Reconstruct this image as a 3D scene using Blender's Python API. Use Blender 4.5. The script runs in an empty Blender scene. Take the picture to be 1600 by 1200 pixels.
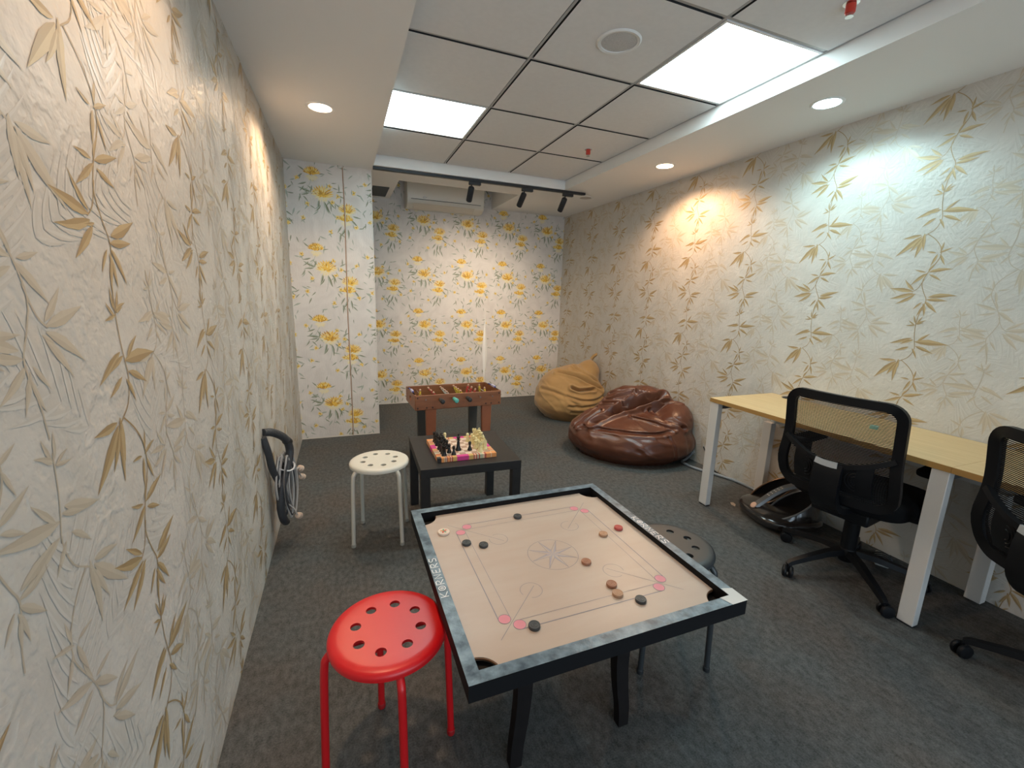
import bpy, bmesh, math, random
import numpy as np
from mathutils import Vector, Matrix, noise

random.seed(7)
SC = bpy.context.scene
COL = SC.collection
PI = math.pi

# ------------------------------------------------------------------ camera, world, exposure
def cam_axes(yaw, pitch, roll):
    f = Vector((math.sin(yaw) * math.cos(pitch), math.cos(yaw) * math.cos(pitch), math.sin(pitch)))
    rt = Vector((math.cos(yaw), -math.sin(yaw), 0))
    up = rt.cross(f)
    r2 = rt * math.cos(roll) + up * math.sin(roll)
    u2 = -rt * math.sin(roll) + up * math.cos(roll)
    return r2, u2, f
cam_data = bpy.data.cameras.new('camera')
cam = bpy.data.objects.new('camera', cam_data)
COL.objects.link(cam)
r2, u2, fw = cam_axes(0.37535, -0.20088, 0.03039)
cam.matrix_world = Matrix(((r2.x, u2.x, -fw.x, 0), (r2.y, u2.y, -fw.y, 0), (r2.z, u2.z, -fw.z, 1.35), (0, 0, 0, 1)))
cam_data.sensor_fit = 'HORIZONTAL'
cam_data.sensor_width = 36.0
cam_data.lens = 674.8 * 36.0 / 1600.0
cam_data.clip_start = 0.02
SC.camera = cam

world = bpy.data.worlds.new('world')
SC.world = world
world.use_nodes = True
world.node_tree.nodes['Background'].inputs[0].default_value = (0.68, 0.85, 1.0, 1)
world.node_tree.nodes['Background'].inputs[1].default_value = 2.2  # cool world light, fills the room through the added front opening
SC.view_settings.view_transform = 'Standard'
SC.view_settings.look = 'None'
SC.view_settings.gamma = 1.0
SC.view_settings.exposure = 0.74
SC.view_settings.use_curve_mapping = False

PANEL_STRENGTH = 8.6
DOWN_STRENGTH = 14.0
DOWN_WATT = 30.0
TRACK_WATT = 18.0
COOL = (0.60, 0.93, 1.0)
WARM = (1.0, 0.55, 0.25)
PANEL_COL = (0.72, 0.95, 1.0)

# ------------------------------------------------------------------ room dimensions (metres)
XL, XR = -0.393, 2.785
YB, YP, YF = 5.36, 4.215, -2.2      # far wall, pillar face, wall behind the camera
XP = 0.287                          # right edge of the pillar
ZS, ZT = 2.385, 2.468               # soffit, tile ceiling
CX0, CX1, CY1 = 0.30, 2.092, 4.05   # tray of the ceiling

# ------------------------------------------------------------------ materials
MATS = {}
def mat(name, color, rough=0.6, metal=0.0, var=0.0, var_scale=12.0, bump=0.0, bump_scale=60.0, spec=0.5, sheen=0.0, coat=0.0, color2=None, stretch=None, detail=4.0):
    if name in MATS:
        return MATS[name]
    m = bpy.data.materials.new(name)
    m.use_nodes = True
    nt = m.node_tree
    b = nt.nodes['Principled BSDF']
    b.inputs['Base Color'].default_value = (*color, 1)
    b.inputs['Roughness'].default_value = rough
    b.inputs['Metallic'].default_value = metal
    b.inputs['Specular IOR Level'].default_value = spec
    if sheen:
        b.inputs['Sheen Weight'].default_value = sheen
    if coat:
        b.inputs['Coat Weight'].default_value = coat
        b.inputs['Coat Roughness'].default_value = 0.15
    co = None
    if var or bump:
        co = nt.nodes.new('ShaderNodeTexCoord')
        src = co.outputs['Object']
        if stretch:
            mp = nt.nodes.new('ShaderNodeMapping')
            mp.inputs['Scale'].default_value = stretch
            nt.links.new(src, mp.inputs['Vector'])
            src = mp.outputs['Vector']
    if var:
        n = nt.nodes.new('ShaderNodeTexNoise')
        n.inputs['Scale'].default_value = var_scale
        n.inputs['Detail'].default_value = detail
        nt.links.new(src, n.inputs['Vector'])
        r = nt.nodes.new('ShaderNodeValToRGB')
        c2 = color2 if color2 else tuple(min(1, c * (1 + var)) for c in color)
        c1 = color if color2 else tuple(c * (1 - var) for c in color)
        r.color_ramp.elements[0].position = 0.3
        r.color_ramp.elements[1].position = 0.7
        r.color_ramp.elements[0].color = (*c1, 1)
        r.color_ramp.elements[1].color = (*c2, 1)
        nt.links.new(n.outputs['Fac'], r.inputs['Fac'])
        nt.links.new(r.outputs['Color'], b.inputs['Base Color'])
    if bump:
        n = nt.nodes.new('ShaderNodeTexNoise')
        n.inputs['Scale'].default_value = bump_scale
        n.inputs['Detail'].default_value = 5.0
        nt.links.new(src, n.inputs['Vector'])
        bp = nt.nodes.new('ShaderNodeBump')
        bp.inputs['Strength'].default_value = bump
        bp.inputs['Distance'].default_value = 0.01
        nt.links.new(n.outputs['Fac'], bp.inputs['Height'])
        nt.links.new(bp.outputs['Normal'], b.inputs['Normal'])
    MATS[name] = m
    return m

def emis(name, color, strength):
    m = bpy.data.materials.new(name)
    m.use_nodes = True
    nt = m.node_tree
    b = nt.nodes['Principled BSDF']
    b.inputs['Base Color'].default_value = (0.8, 0.8, 0.8, 1)
    b.inputs['Emission Color'].default_value = (*color, 1)
    b.inputs['Emission Strength'].default_value = strength
    return m

# ------------------------------------------------------------------ mesh builder
class MB:
    def __init__(self):
        self.v = []; self.f = []; self.m = []
    def add(self, verts, faces, mi=0):
        o = len(self.v)
        self.v.extend([tuple(p) for p in verts])
        for f in faces:
            self.f.append(tuple(i + o for i in f)); self.m.append(mi)
        return self
    def box(self, x0, x1, y0, y1, z0, z1, mi=0):
        vs = [(x, y, z) for z in (z0, z1) for y in (y0, y1) for x in (x0, x1)]
        return self.add(vs, [(0, 2, 3, 1), (4, 5, 7, 6), (0, 1, 5, 4), (2, 6, 7, 3), (0, 4, 6, 2), (1, 3, 7, 5)], mi)
    def hexa(self, lo, hi, mi=0):
        # two quads (4 corners each, same order), bottom and top
        vs = list(lo) + list(hi)
        return self.add(vs, [(3, 2, 1, 0), (4, 5, 6, 7), (0, 1, 5, 4), (1, 2, 6, 5), (2, 3, 7, 6), (3, 0, 4, 7)], mi)
    def prism(self, poly, z0, z1, mi=0):
        n = len(poly)
        vs = [(p[0], p[1], z0) for p in poly] + [(p[0], p[1], z1) for p in poly]
        fs = [tuple(reversed(range(n))), tuple(range(n, 2 * n))]
        fs += [(i, (i + 1) % n, n + (i + 1) % n, n + i) for i in range(n)]
        return self.add(vs, fs, mi)
    def lathe(self, prof, n=32, c=(0, 0, 0), mi=0, axis=None):
        # prof: list of (r, z); closed with end caps when r>0
        vs = []; fs = []
        M = Matrix.Identity(3)
        if axis is not None:
            M = Vector((0, 0, 1)).rotation_difference(Vector(axis).normalized()).to_matrix()
        for r, z in prof:
            for i in range(n):
                a = 2 * PI * i / n
                p = M @ Vector((r * math.cos(a), r * math.sin(a), z))
                vs.append((p.x + c[0], p.y + c[1], p.z + c[2]))
        for k in range(len(prof) - 1):
            for i in range(n):
                j = (i + 1) % n
                fs.append((k * n + i, k * n + j, (k + 1) * n + j, (k + 1) * n + i))
        fs.append(tuple(reversed(range(n))))
        fs.append(tuple(range((len(prof) - 1) * n, len(prof) * n)))
        return self.add(vs, fs, mi)
    def sweep(self, path, section, closed=False, hint=None, mi=0, scales=None):
        P = [Vector(p) for p in path]; n = len(P); k = len(section)
        vs = []; fs = []
        prev = None
        for i in range(n):
            if closed:
                t = P[(i + 1) % n] - P[(i - 1) % n]
            else:
                t = P[min(i + 1, n - 1)] - P[max(i - 1, 0)]
            t.normalize()
            if hint is not None:
                h = Vector(hint)
            elif prev is None:
                h = Vector((0, 0, 1)) if abs(t.z) < 0.9 else Vector((1, 0, 0))
            else:
                h = prev
            a = (h - t * h.dot(t)).normalized(); prev = a
            b = t.cross(a)
            s = scales[i] if scales else 1.0
            for (x, y) in section:
                p = P[i] + a * x * s + b * y * s
                vs.append((p.x, p.y, p.z))
        m = n if closed else n - 1
        for i in range(m):
            i2 = (i + 1) % n
            for j in range(k):
                j2 = (j + 1) % k
                fs.append((i * k + j, i * k + j2, i2 * k + j2, i2 * k + j))
        if not closed:
            fs.append(tuple(reversed(range(k))))
            fs.append(tuple(range((n - 1) * k, n * k)))
        return self.add(vs, fs, mi)
    def tube(self, path, r, n=10, closed=False, mi=0, scales=None):
        sec = [(r * math.cos(2 * PI * i / n), r * math.sin(2 * PI * i / n)) for i in range(n)]
        return self.sweep(path, sec, closed, None, mi, scales)
    def ribbon(self, pts, w, z, mi=0, closed=False):
        # flat line on a horizontal surface, slightly raised
        P = [Vector((p[0], p[1])) for p in pts]; n = len(P)
        vs = []; fs = []
        for i in range(n):
            t = (P[(i + 1) % n] - P[i - 1]) if closed else (P[min(i + 1, n - 1)] - P[max(0, i - 1)])
            t.normalize(); nn = Vector((-t.y, t.x)) * (w / 2)
            for s in (1, -1):
                q = P[i] + nn * s
                vs.append((q.x, q.y, z))
        for i in range(n if closed else n - 1):
            j = (i + 1) % n
            fs.append((2 * i, 2 * i + 1, 2 * j + 1, 2 * j))
        return self.add(vs, fs, mi)
    def disc(self, c, r, z, n=28, mi=0):
        vs = [(c[0] + r * math.cos(2 * PI * i / n), c[1] + r * math.sin(2 * PI * i / n), z) for i in range(n)]
        return self.add(vs, [tuple(range(n))], mi)
    def xform(self, M):
        self.v = [tuple(M @ Vector(p)) for p in self.v]
        return self
    def build(self, name, mats, parent=None, smooth=35, bevel=0.0, seg=2, fix=True):
        me = bpy.data.meshes.new(name)
        me.from_pydata(self.v, [], self.f)
        if not isinstance(mats, (list, tuple)):
            mats = [mats]
        for m in mats:
            me.materials.append(m)
        if len(mats) > 1:
            me.polygons.foreach_set('material_index', np.array(self.m, dtype=np.int32))
        if fix:
            bm = bmesh.new(); bm.from_mesh(me)
            bmesh.ops.recalc_face_normals(bm, faces=bm.faces[:])
            bm.to_mesh(me); bm.free()
        if smooth:
            me.polygons.foreach_set('use_smooth', np.ones(len(me.polygons), dtype=bool))
            me.set_sharp_from_angle(angle=math.radians(smooth))
        me.update()
        o = bpy.data.objects.new(name, me)
        COL.objects.link(o)
        if parent is not None:
            o.parent = parent
        if bevel:
            bv = o.modifiers.new('bevel', 'BEVEL')
            bv.width = bevel; bv.segments = seg; bv.limit_method = 'ANGLE'; bv.angle_limit = math.radians(40)
            bv.harden_normals = False
        return o

def tag(o, label=None, cat=None, group=None, kind=None):
    if label: o['label'] = label
    if cat: o['category'] = cat
    if group: o['group'] = group
    if kind: o['kind'] = kind
    return o
def empty(name, loc=(0, 0, 0), rz=0.0, label=None, cat=None, group=None):
    o = bpy.data.objects.new(name, None)
    o.empty_display_size = 0.05
    COL.objects.link(o)
    o.location = loc; o.rotation_euler = (0, 0, rz)
    return tag(o, label, cat, group)
def struct(o):
    o['kind'] = 'structure'
    return o
def copy_tree(o, parent=None):
    c = o.copy(); COL.objects.link(c)
    if parent is not None: c.parent = parent
    for ch in list(o.children): copy_tree(ch, c)
    return c
def light(name, kind, loc, direction, energy, color, parent=None, **kw):
    d = bpy.data.lights.new(name, kind)
    d.energy = energy; d.color = color
    for k, v in kw.items(): setattr(d, k, v)
    o = bpy.data.objects.new(name, d); COL.objects.link(o)
    o.rotation_euler = Vector(direction).to_track_quat('-Z', 'Y').to_euler()
    o.location = loc
    if parent is not None: o.parent = parent
    return o
def arc(cx, cy, r, a0, a1, n=12):
    return [(cx + r * math.cos(a0 + (a1 - a0) * i / n), cy + r * math.sin(a0 + (a1 - a0) * i / n)) for i in range(n + 1)]
def rrect(x0, x1, y0, y1, r, n=6):
    return arc(x1 - r, y1 - r, r, 0, PI / 2, n) + arc(x0 + r, y1 - r, r, PI / 2, PI, n) + arc(x0 + r, y0 + r, r, PI, 1.5 * PI, n) + arc(x1 - r, y0 + r, r, 1.5 * PI, 2 * PI, n)
def smooth_path(pts, n=8):
    P = [Vector(p) for p in pts]; out = []
    for i in range(len(P) - 1):
        p0 = P[max(i - 1, 0)]; p1 = P[i]; p2 = P[i + 1]; p3 = P[min(i + 2, len(P) - 1)]
        for k in range(n):
            t = k / n
            out.append(0.5 * ((2 * p1) + (p2 - p0) * t + (2 * p0 - 5 * p1 + 4 * p2 - p3) * t * t + (-p0 + 3 * p1 - 3 * p2 + p3) * t ** 3))
    out.append(P[-1])
    return out

# ------------------------------------------------------------------ wallpaper
def paper_mat(name, base, alt, rough, emboss, scale):
    m = bpy.data.materials.new(name); m.use_nodes = True
    nt = m.node_tree; b = nt.nodes['Principled BSDF']
    b.inputs['Roughness'].default_value = rough
    b.inputs['Specular IOR Level'].default_value = 0.45
    co = nt.nodes.new('ShaderNodeTexCoord')
    n1 = nt.nodes.new('ShaderNodeTexNoise'); n1.inputs['Scale'].default_value = scale; n1.inputs['Detail'].default_value = 6
    n1.inputs['Distortion'].default_value = 1.5
    nt.links.new(co.outputs['Object'], n1.inputs['Vector'])
    r = nt.nodes.new('ShaderNodeValToRGB')
    r.color_ramp.elements[0].position = 0.32; r.color_ramp.elements[1].position = 0.68
    r.color_ramp.elements[0].color = (*alt, 1); r.color_ramp.elements[1].color = (*base, 1)
    nt.links.new(n1.outputs['Fac'], r.inputs['Fac'])
    nt.links.new(r.outputs['Color'], b.inputs['Base Color'])
    # embossed brush strokes
    n2 = nt.nodes.new('ShaderNodeTexNoise'); n2.inputs['Scale'].default_value = 5; n2.inputs['Detail'].default_value = 2
    nt.links.new(co.outputs['Object'], n2.inputs['Vector'])
    w = nt.nodes.new('ShaderNodeTexWave'); w.inputs['Scale'].default_value = 14; w.inputs['Distortion'].default_value = 9
    w.inputs['Detail'].default_value = 3; w.inputs['Detail Scale'].default_value = 1.6
    nt.links.new(co.outputs['Object'], w.inputs['Vector'])
    n3 = nt.nodes.new('ShaderNodeTexNoise'); n3.inputs['Scale'].default_value = 90; n3.inputs['Detail'].default_value = 3
    nt.links.new(co.outputs['Object'], n3.inputs['Vector'])
    mx = nt.nodes.new('ShaderNodeMath'); mx.operation = 'MULTIPLY'
    nt.links.new(w.outputs['Fac'], mx.inputs[0]); nt.links.new(n2.outputs['Fac'], mx.inputs[1])
    ad = nt.nodes.new('ShaderNodeMath'); ad.operation = 'MULTIPLY_ADD'
    nt.links.new(n3.outputs['Fac'], ad.inputs[0]); ad.inputs[1].default_value = 0.35
    nt.links.new(mx.outputs[0], ad.inputs[2])
    bp = nt.nodes.new('ShaderNodeBump'); bp.inputs['Strength'].default_value = emboss; bp.inputs['Distance'].default_value = 0.006
    nt.links.new(ad.outputs[0], bp.inputs['Height'])
    nt.links.new(bp.outputs['Normal'], b.inputs['Normal'])
    return m

M_BAMBOO = paper_mat('bamboo_wallpaper', (0.61, 0.575, 0.52), (0.545, 0.51, 0.455), 0.45, 0.28, 4.0)
M_FLORAL = paper_mat('floral_wallpaper', (0.70, 0.655, 0.61), (0.62, 0.575, 0.535), 0.6, 0.12, 6.0)
M_GOLD = mat('gold_leaf_print', (0.50, 0.375, 0.205), 0.42, 0.15)
M_GOLDD = mat('dark_gold_leaf_print', (0.39, 0.275, 0.14), 0.42, 0.15)
M_PALE = mat('pale_leaf_print', (0.565, 0.495, 0.39), 0.42, 0.1)
M_PALED = mat('pale_leaf_shade_print', (0.51, 0.44, 0.34), 0.42, 0.1)
M_TONE = mat('tone_leaf_print', (0.60, 0.568, 0.515), 0.34)
M_TONED = mat('tone_leaf_shade_print', (0.55, 0.515, 0.458), 0.36)
M_YEL = mat('yellow_petal_print', (0.80, 0.50, 0.07), 0.6)
M_AMB = mat('amber_petal_print', (0.52, 0.26, 0.03), 0.6)
M_LEM = mat('lemon_petal_print', (0.80, 0.66, 0.27), 0.6)
M_CRM = mat('cream_petal_print', (0.76, 0.68, 0.47), 0.6)
M_GRN = mat('green_leaf_print', (0.185, 0.195, 0.11), 0.6)
M_GRY = mat('grey_green_leaf_print', (0.38, 0.41, 0.34), 0.6)
M_EDGE = mat('torn_paper_edge', (0.72, 0.66, 0.58), 0.8)

class Paper:
    """flat wall with a printed pattern: u to the right, v up as seen from the room"""
    def __init__(self, origin, udir, normal, width, height):
        self.o = np.array(origin, float); self.u = np.array(udir, float); self.n = np.array(normal, float)
        self.W = width; self.H = height
        self.mb = MB(); self.k = 0
    def put(self, uv, faces, mi, lift):
        uv = np.array(uv, float)
        if uv[:, 0].max() <= 0 or uv[:, 0].min() >= self.W or uv[:, 1].max() <= 0 or uv[:, 1].min() >= self.H:
            return
        uv[:, 0] = np.clip(uv[:, 0], 0, self.W); uv[:, 1] = np.clip(uv[:, 1], 0, self.H)
        self.k += 1
        e = lift + (self.k % 97) * 2e-6
        P = self.o + uv[:, :1] * self.u + np.array([0, 0, 1.0]) * uv[:, 1:2] + self.n * e
        if isinstance(mi, int):
            self.mb.add(P.tolist(), faces, mi)
        else:
            o = len(self.mb.v); self.mb.v.extend(map(tuple, P.tolist()))
            for f, m_ in zip(faces, mi):
                self.mb.f.append(tuple(i + o for i in f)); self.mb.m.append(m_)
    def leaf(self, u, v, ang, L, w, bend, ma, mb_, lift):
        # lance-shaped leaf: two half blades in two tones around the midrib
        ts = (0, 0.18, 0.42, 0.7, 1.0); ws = (0.12, 0.75, 1.0, 0.6, 0.0)
        ca, sa = math.cos(ang), math.sin(ang)
        pts = []
        for t, q in zip(ts, ws):
            x = L * t; y = bend * L * (t * t)
            for s in (1, 0, -1):
                yy = y + s * q * w / 2
                pts.append((u + ca * x - sa * yy, v + sa * x + ca * yy))
        fs = []; ms = []
        for i in range(4):
            a = 3 * i
            fs.append((a, a + 1, a + 4, a + 3)); ms.append(ma)
            fs.append((a + 1, a + 2, a + 5, a + 4)); ms.append(mb_)
        self.put(pts, fs, ms, lift)
    def stroke(self, pts, w, mi, lift):
        P = [Vector(p) for p in pts]; n = len(P); out = []
        for i in range(n):
            t = P[min(i + 1, n - 1)] - P[max(i - 1, 0)]; t.normalize()
            nn = Vector((-t.y, t.x)) * w / 2
            out += [tuple(P[i] + nn), tuple(P[i] - nn)]
        self.put(out, [(2 * i, 2 * i + 1, 2 * i + 3, 2 * i + 2) for i in range(n - 1)], mi, lift)

R_ = math.radians
VINE = [  # (base u, base v, tip u, tip v) in units of 1.6 mm from the top of the sprig
    (0, 4, -26, 10), (2, 2, 20, -6), (-2, -2, -8, -28), (3, -2, 16, -24), (0, 0, 26, -14), (-3, 4, -22, -8),
    (-3, 47, -60, 74), (3, 52, -34, 66), (8, 58, 94, 52), (14, 56, 42, 26), (12, 72, 62, 88), (4, 80, 26, 108), (-6, 76, -40, 96),
    (-32, 128, -92, 190), (-30, 132, -52, 178), (-26, 120, -25, 174), (-34, 124, -84, 132), (-28, 134, -38, 196),
    (22, 182, 54, 168), (18, 186, 8, 224), (14, 182, -12, 178), (26, 188, 40, 222), (24, 178, 30, 150),
    (6, 240, 62, 222), (2, 244, -40, 276), (4, 236, 18, 210), (-2, 240, -34, 236), (8, 248, 46, 262),
    (-26, 300, -92, 288), (-24, 306, -86, 330), (-20, 312, -62, 350), (-16, 308, -36, 316), (-24, 296, -60, 268),
    (14, 326, 68, 324), (12, 332, 50, 366), (8, 338, 24, 376), (4, 334, -18, 358), (18, 318, 86, 300), (10, 344, 0, 380)]
def bamboo_vine(p, u0, v0, ma, md, lift, rng, sc=1.0, flip=1):
    """one repeat (0.645 m tall) of a bamboo sprig hanging from (u0, v0)"""
    k = 0.0016 * sc
    F = lambda pts: [(u0 + a * k * flip, v0 - b * k) for a, b in smooth2(pts)]
    p.stroke(F([(0, -8), (2, 30), (6, 55), (10, 80), (0, 108), (-18, 122), (-30, 130)]), 0.0028, md, lift - 5e-5)
    p.stroke(F([(-18, 122), (4, 140), (22, 165), (26, 195), (12, 225), (2, 245), (-6, 275), (4, 305), (14, 330), (4, 370), (0, 403)]), 0.0032, md, lift - 5e-5)
    p.stroke(F([(-2, 262), (-14, 290), (-28, 302)]), 0.0025, md, lift - 5e-5)
    for bx, by, tx, ty in VINE:
        dx, dy = (tx - bx) * k * flip, -(ty - by) * k
        ln = math.hypot(dx, dy)
        p.leaf(u0 + bx * k * flip, v0 - by * k, math.atan2(dy, dx), ln, ln * rng.uniform(0.17, 0.215), rng.uniform(-0.22, 0.12), ma, md, lift)
def smooth2(pts, n=3):
    return [(q.x, q.y) for q in smooth_path([(a, b, 0) for a, b in pts], n)]

def bamboo_wall(p, phase, vphase, seed):
    rng = random.Random(seed)
    n = int(p.W / 0.545) + 3; rows = int(p.H / 0.645) + 3
    for i in range(-1, n):
        for j in range(rows):
            u = phase + i * 0.545; v = vphase + j * 0.645 - 0.3
            # tone-on-tone palm fronds: leaflets along a curved rib
            for (du, dv, a0, L, kk, cv) in ((0.20, -0.02, 60, 0.34, 12, 0.5), (0.10, -0.42, 100, 0.30, 11, -0.5), (0.42, -0.20, 130, 0.30, 11, 0.6), (0.33, -0.55, 35, 0.32, 12, -0.4)):
                x, y, a = u + du, v + dv, R_(a0)
                for q in range(kk):
                    x += math.cos(a) * L / kk; y += math.sin(a) * L / kk; a += cv / kk
                    ln = L * 0.42 * (0.4 + 0.6 * math.sin(PI * (q + 1) / (kk + 1)))
                    for sd in (1, -1):
                        p.leaf(x, y, a + sd * R_(48 + rng.uniform(-6, 6)), ln, 0.011, -0.2 * sd, 4, 5, 0.0004)
            bamboo_vine(p, u + 0.30, v - 0.20, 2, 3, 0.0007, rng, 0.95, -1)
            bamboo_vine(p, u + 0.17, v + 0.05, 2, 3, 0.0007, rng, 0.75, 1)
            bamboo_vine(p, u, v, 0, 1, 0.0010, rng)
BAMBOO_MATS = [M_GOLD, M_GOLDD, M_PALE, M_PALED, M_TONE, M_TONED, M_BAMBOO, M_EDGE]

def flower(p, u, v, r, rng, lift, style=0):
    """chrysanthemum seen from the side: layered rows of petals, amber above, pale below"""
    for row in range(6):
        k = 13 - row
        for i in range(k):
            f = (i + 0.5) / k
            if style == 0:
                a = R_(-20 + 220 * f); r0 = r * (1.0 - row * 0.17)
                du = math.cos(a) * r0 * 0.85; dv = math.sin(a) * r0 * 0.62 - row * r * 0.06
                m_ = rng.choice([0, 0, 2, 2, 1] if row < 2 else ([0, 1, 1, 2] if row < 4 else [1, 0, 1]))
                if math.sin(a) < 0.12: m_ = rng.choice([2, 3])
            else:
                a = R_(10 + 160 * f); r0 = r * (1.0 - row * 0.16)
                du = math.cos(a) * r0 * 0.9; dv = math.sin(a) * r0 * 0.8
                m_ = rng.choice([0, 1, 2] if row < 4 else [1, 1, 0])
            ang = math.atan2(dv + r * 0.25, du)
            p.leaf(u + du - math.cos(ang) * r * 0.16, v + dv - math.sin(ang) * r * 0.16, ang, r * 0.42, r * 0.15, rng.uniform(-.1, .1), m_, m_ if rng.random() < .6 else 0, lift)
    for i in range(12):   # drooping pale petals
        a = R_(200 + 140 * (i + 0.5) / 12)
        p.leaf(u + math.cos(a) * r * 0.2, v + math.sin(a) * r * 0.18, a, r * rng.uniform(0.55, 0.8), r * 0.17, rng.uniform(-.1, .1), rng.choice([2, 3, 3]), 3, lift - 1e-4)
def daisy(p, u, v, r, rng, lift):
    for i in range(6):
        a = 2 * PI * i / 6 + rng.random()
        p.leaf(u, v, a, r, r * 0.55, 0, 2, 0, lift)
    p.leaf(u - r * 0.3, v, 0, r * 0.6, r * 0.5, 0, 4, 1, lift + 1e-4)
def floral_wall(p, phase, vphase, seed):
    """repeat 0.535 x 0.607; (phase, vphase) locates the big single chrysanthemum"""
    rng = random.Random(seed)
    n = int(p.W / 0.535) + 3; rows = int(p.H / 0.607) + 3
    for i in range(-1, n):
        for j in range(-1, rows):
            u = phase + i * 0.535; v = vphase + j * 0.607
            def lf(du, dv, ang, ln, w=0.22, g=4):
                p.leaf(u + du, v + dv, R_(ang), ln * 1.2, ln * w * 1.1, rng.uniform(-0.25, 0.25), g, 5, 0.0006)
            def st(pts, w=0.003):
                p.stroke(smooth2([(u + a, v + b) for a, b in pts]), w, 5, 0.0005)
            # single big bloom with its leaves
            flower(p, u, v, 0.082, rng, 0.0009)
            for a in ((-0.03, -0.05, -100, 0.08), (0.01, -0.06, -75, 0.09), (0.04, -0.05, -55, 0.07), (0.02, -0.09, -80, 0.06), (-0.02, -0.09, -115, 0.06), (0.06, -0.08, -95, 0.05)): lf(*a)
            st([(0, -0.03), (0.01, -0.12), (-0.01, -0.2)])
            for a in ((-0.09, 0.01, 165, 0.085), (-0.10, 0.0, 195, 0.06), (-0.07, 0.02, 130, 0.05), (-0.17, -0.02, 250, 0.05), (-0.15, -0.03, -40, 0.05), (0.11, 0.02, 20, 0.05), (0.12, 0.0, -30, 0.05), (0.13, 0.03, 80, 0.05)): lf(*a)
            st([(0.02, 0.0), (-0.09, 0.01), (-0.18, -0.02)])
            # double bloom
            flower(p, u + 0.19, v - 0.115, 0.070, rng, 0.0009)
            flower(p, u + 0.175, v - 0.205, 0.060, rng, 0.0008, 1)
            for a in ((0.14, -0.10, 150, 0.05), (0.235, -0.16, -20, 0.06), (0.22, -0.19, -50, 0.07), (0.17, -0.26, -110, 0.08), (0.14, -0.25, -130, 0.06), (0.19, -0.27, -80, 0.07), (0.13, -0.31, -100, 0.07), (0.16, -0.33, -65, 0.05)): lf(*a)
            st([(0.19, -0.2), (0.16, -0.3), (0.14, -0.38)])
            # upright bloom
            flower(p, u - 0.075, v + 0.145, 0.064, rng, 0.0009, 1)
            for a in ((-0.13, 0.17, 140, 0.05), (-0.02, 0.15, 20, 0.04), (-0.12, 0.08, 200, 0.06), (-0.08, 0.06, -100, 0.06), (-0.14, 0.05, 230, 0.05), (-0.05, 0.22, 80, 0.035)): lf(*a)
            st([(-0.07, 0.13), (-0.1, 0.06), (-0.14, 0.0)])
            # small blossoms and sprigs
            for (du, dv) in ((0.075, -0.06), (-0.12, -0.09), (0.06, 0.065), (0.12, -0.01), (-0.19, 0.11), (0.25, 0.03), (0.11, -0.18), (-0.16, -0.2), (0.26, -0.25), (0.05, -0.30)):
                daisy(p, u + du, v + dv, 0.022, rng, 0.0008)
                a = rng.uniform(0, 360)
                lf(du + 0.02, dv - 0.01, a, 0.04); lf(du - 0.015, dv - 0.015, a + 120, 0.035, 0.3, 5)
            for q in range(34):
                du = rng.uniform(-0.25, 0.28); dv = rng.uniform(-0.33, 0.27)
                lf(du, dv, rng.uniform(180, 360), rng.uniform(0.03, 0.06), 0.22, rng.choice([4, 5, 5]))
FLORAL_MATS = [M_YEL, M_AMB, M_LEM, M_CRM, M_GRN, M_GRY, M_FLORAL, M_EDGE]

def torn_edge(p, seed, h=0.012):
    rng = random.Random(seed); x = 0.0
    while x < p.W:
        d = rng.uniform(0.05, 0.16)
        p.put([(x, 0), (x + d, 0), (x + d, rng.uniform(0.3, 1) * h), (x, rng.uniform(0.3, 1) * h)], [(0, 1, 2, 3)], 7, 0.0012)
        x += d

# left wall, seen with the far end to the right
pl = Paper((XL, YF, 0), (0, 1, 0), (1, 0, 0), YP - YF, ZS)
bamboo_wall(pl, (1.02 - YF) % 0.545, 1.60 % 0.645, 3)
pl.mb.box(XL - 0.1, XL, YF, YB, 0, 2.9, 6)
wall_left = struct(pl.mb.build('wall_left', BAMBOO_MATS, smooth=0, fix=False))
# right wall: u runs towards the camera
pr = Paper((XR, YB, 0), (0, -1, 0), (-1, 0, 0), YB - YF, ZS)
bamboo_wall(pr, (YB - 1.90) % 0.545, 2.216 % 0.645, 5)
pr.mb.box(XR, XR + 0.1, YF, YB, 0, 2.9, 6)
wall_right = struct(pr.mb.build('wall_right', BAMBOO_MATS, smooth=0, fix=False))
# far wall
pb = Paper((XP, YB, 0), (1, 0, 0), (0, -1, 0), XR - XP, 2.8)
floral_wall(pb, (0.935 - XP) % 0.535, 0.36, 8)
torn_edge(pb, 4)
pb.mb.box(XL, XR, YB, YB + 0.1, 0, 2.9, 6)
wall_back = struct(pb.mb.build('wall_back', FLORAL_MATS, smooth=0, fix=False))
# pillar in the far left corner
pp = Paper((XL, YP, 0), (1, 0, 0), (0, -1, 0), XP - XL, ZS)
floral_wall(pp, (-0.11 - XL) % 0.535, 0.325, 9)
torn_edge(pp, 6, 0.016)
ps = Paper((XP, YP, 0), (0, 1, 0), (1, 0, 0), YB - YP, ZS)   # side of the pillar
ps.mb = pp.mb
floral_wall(ps, 0.30, 0.325, 10)
pp.mb.box(XL, XP, YP, YB, 0, 2.8, 6)
wall_pillar = struct(pp.mb.build('wall_pillar', FLORAL_MATS, smooth=0, fix=False))
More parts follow.
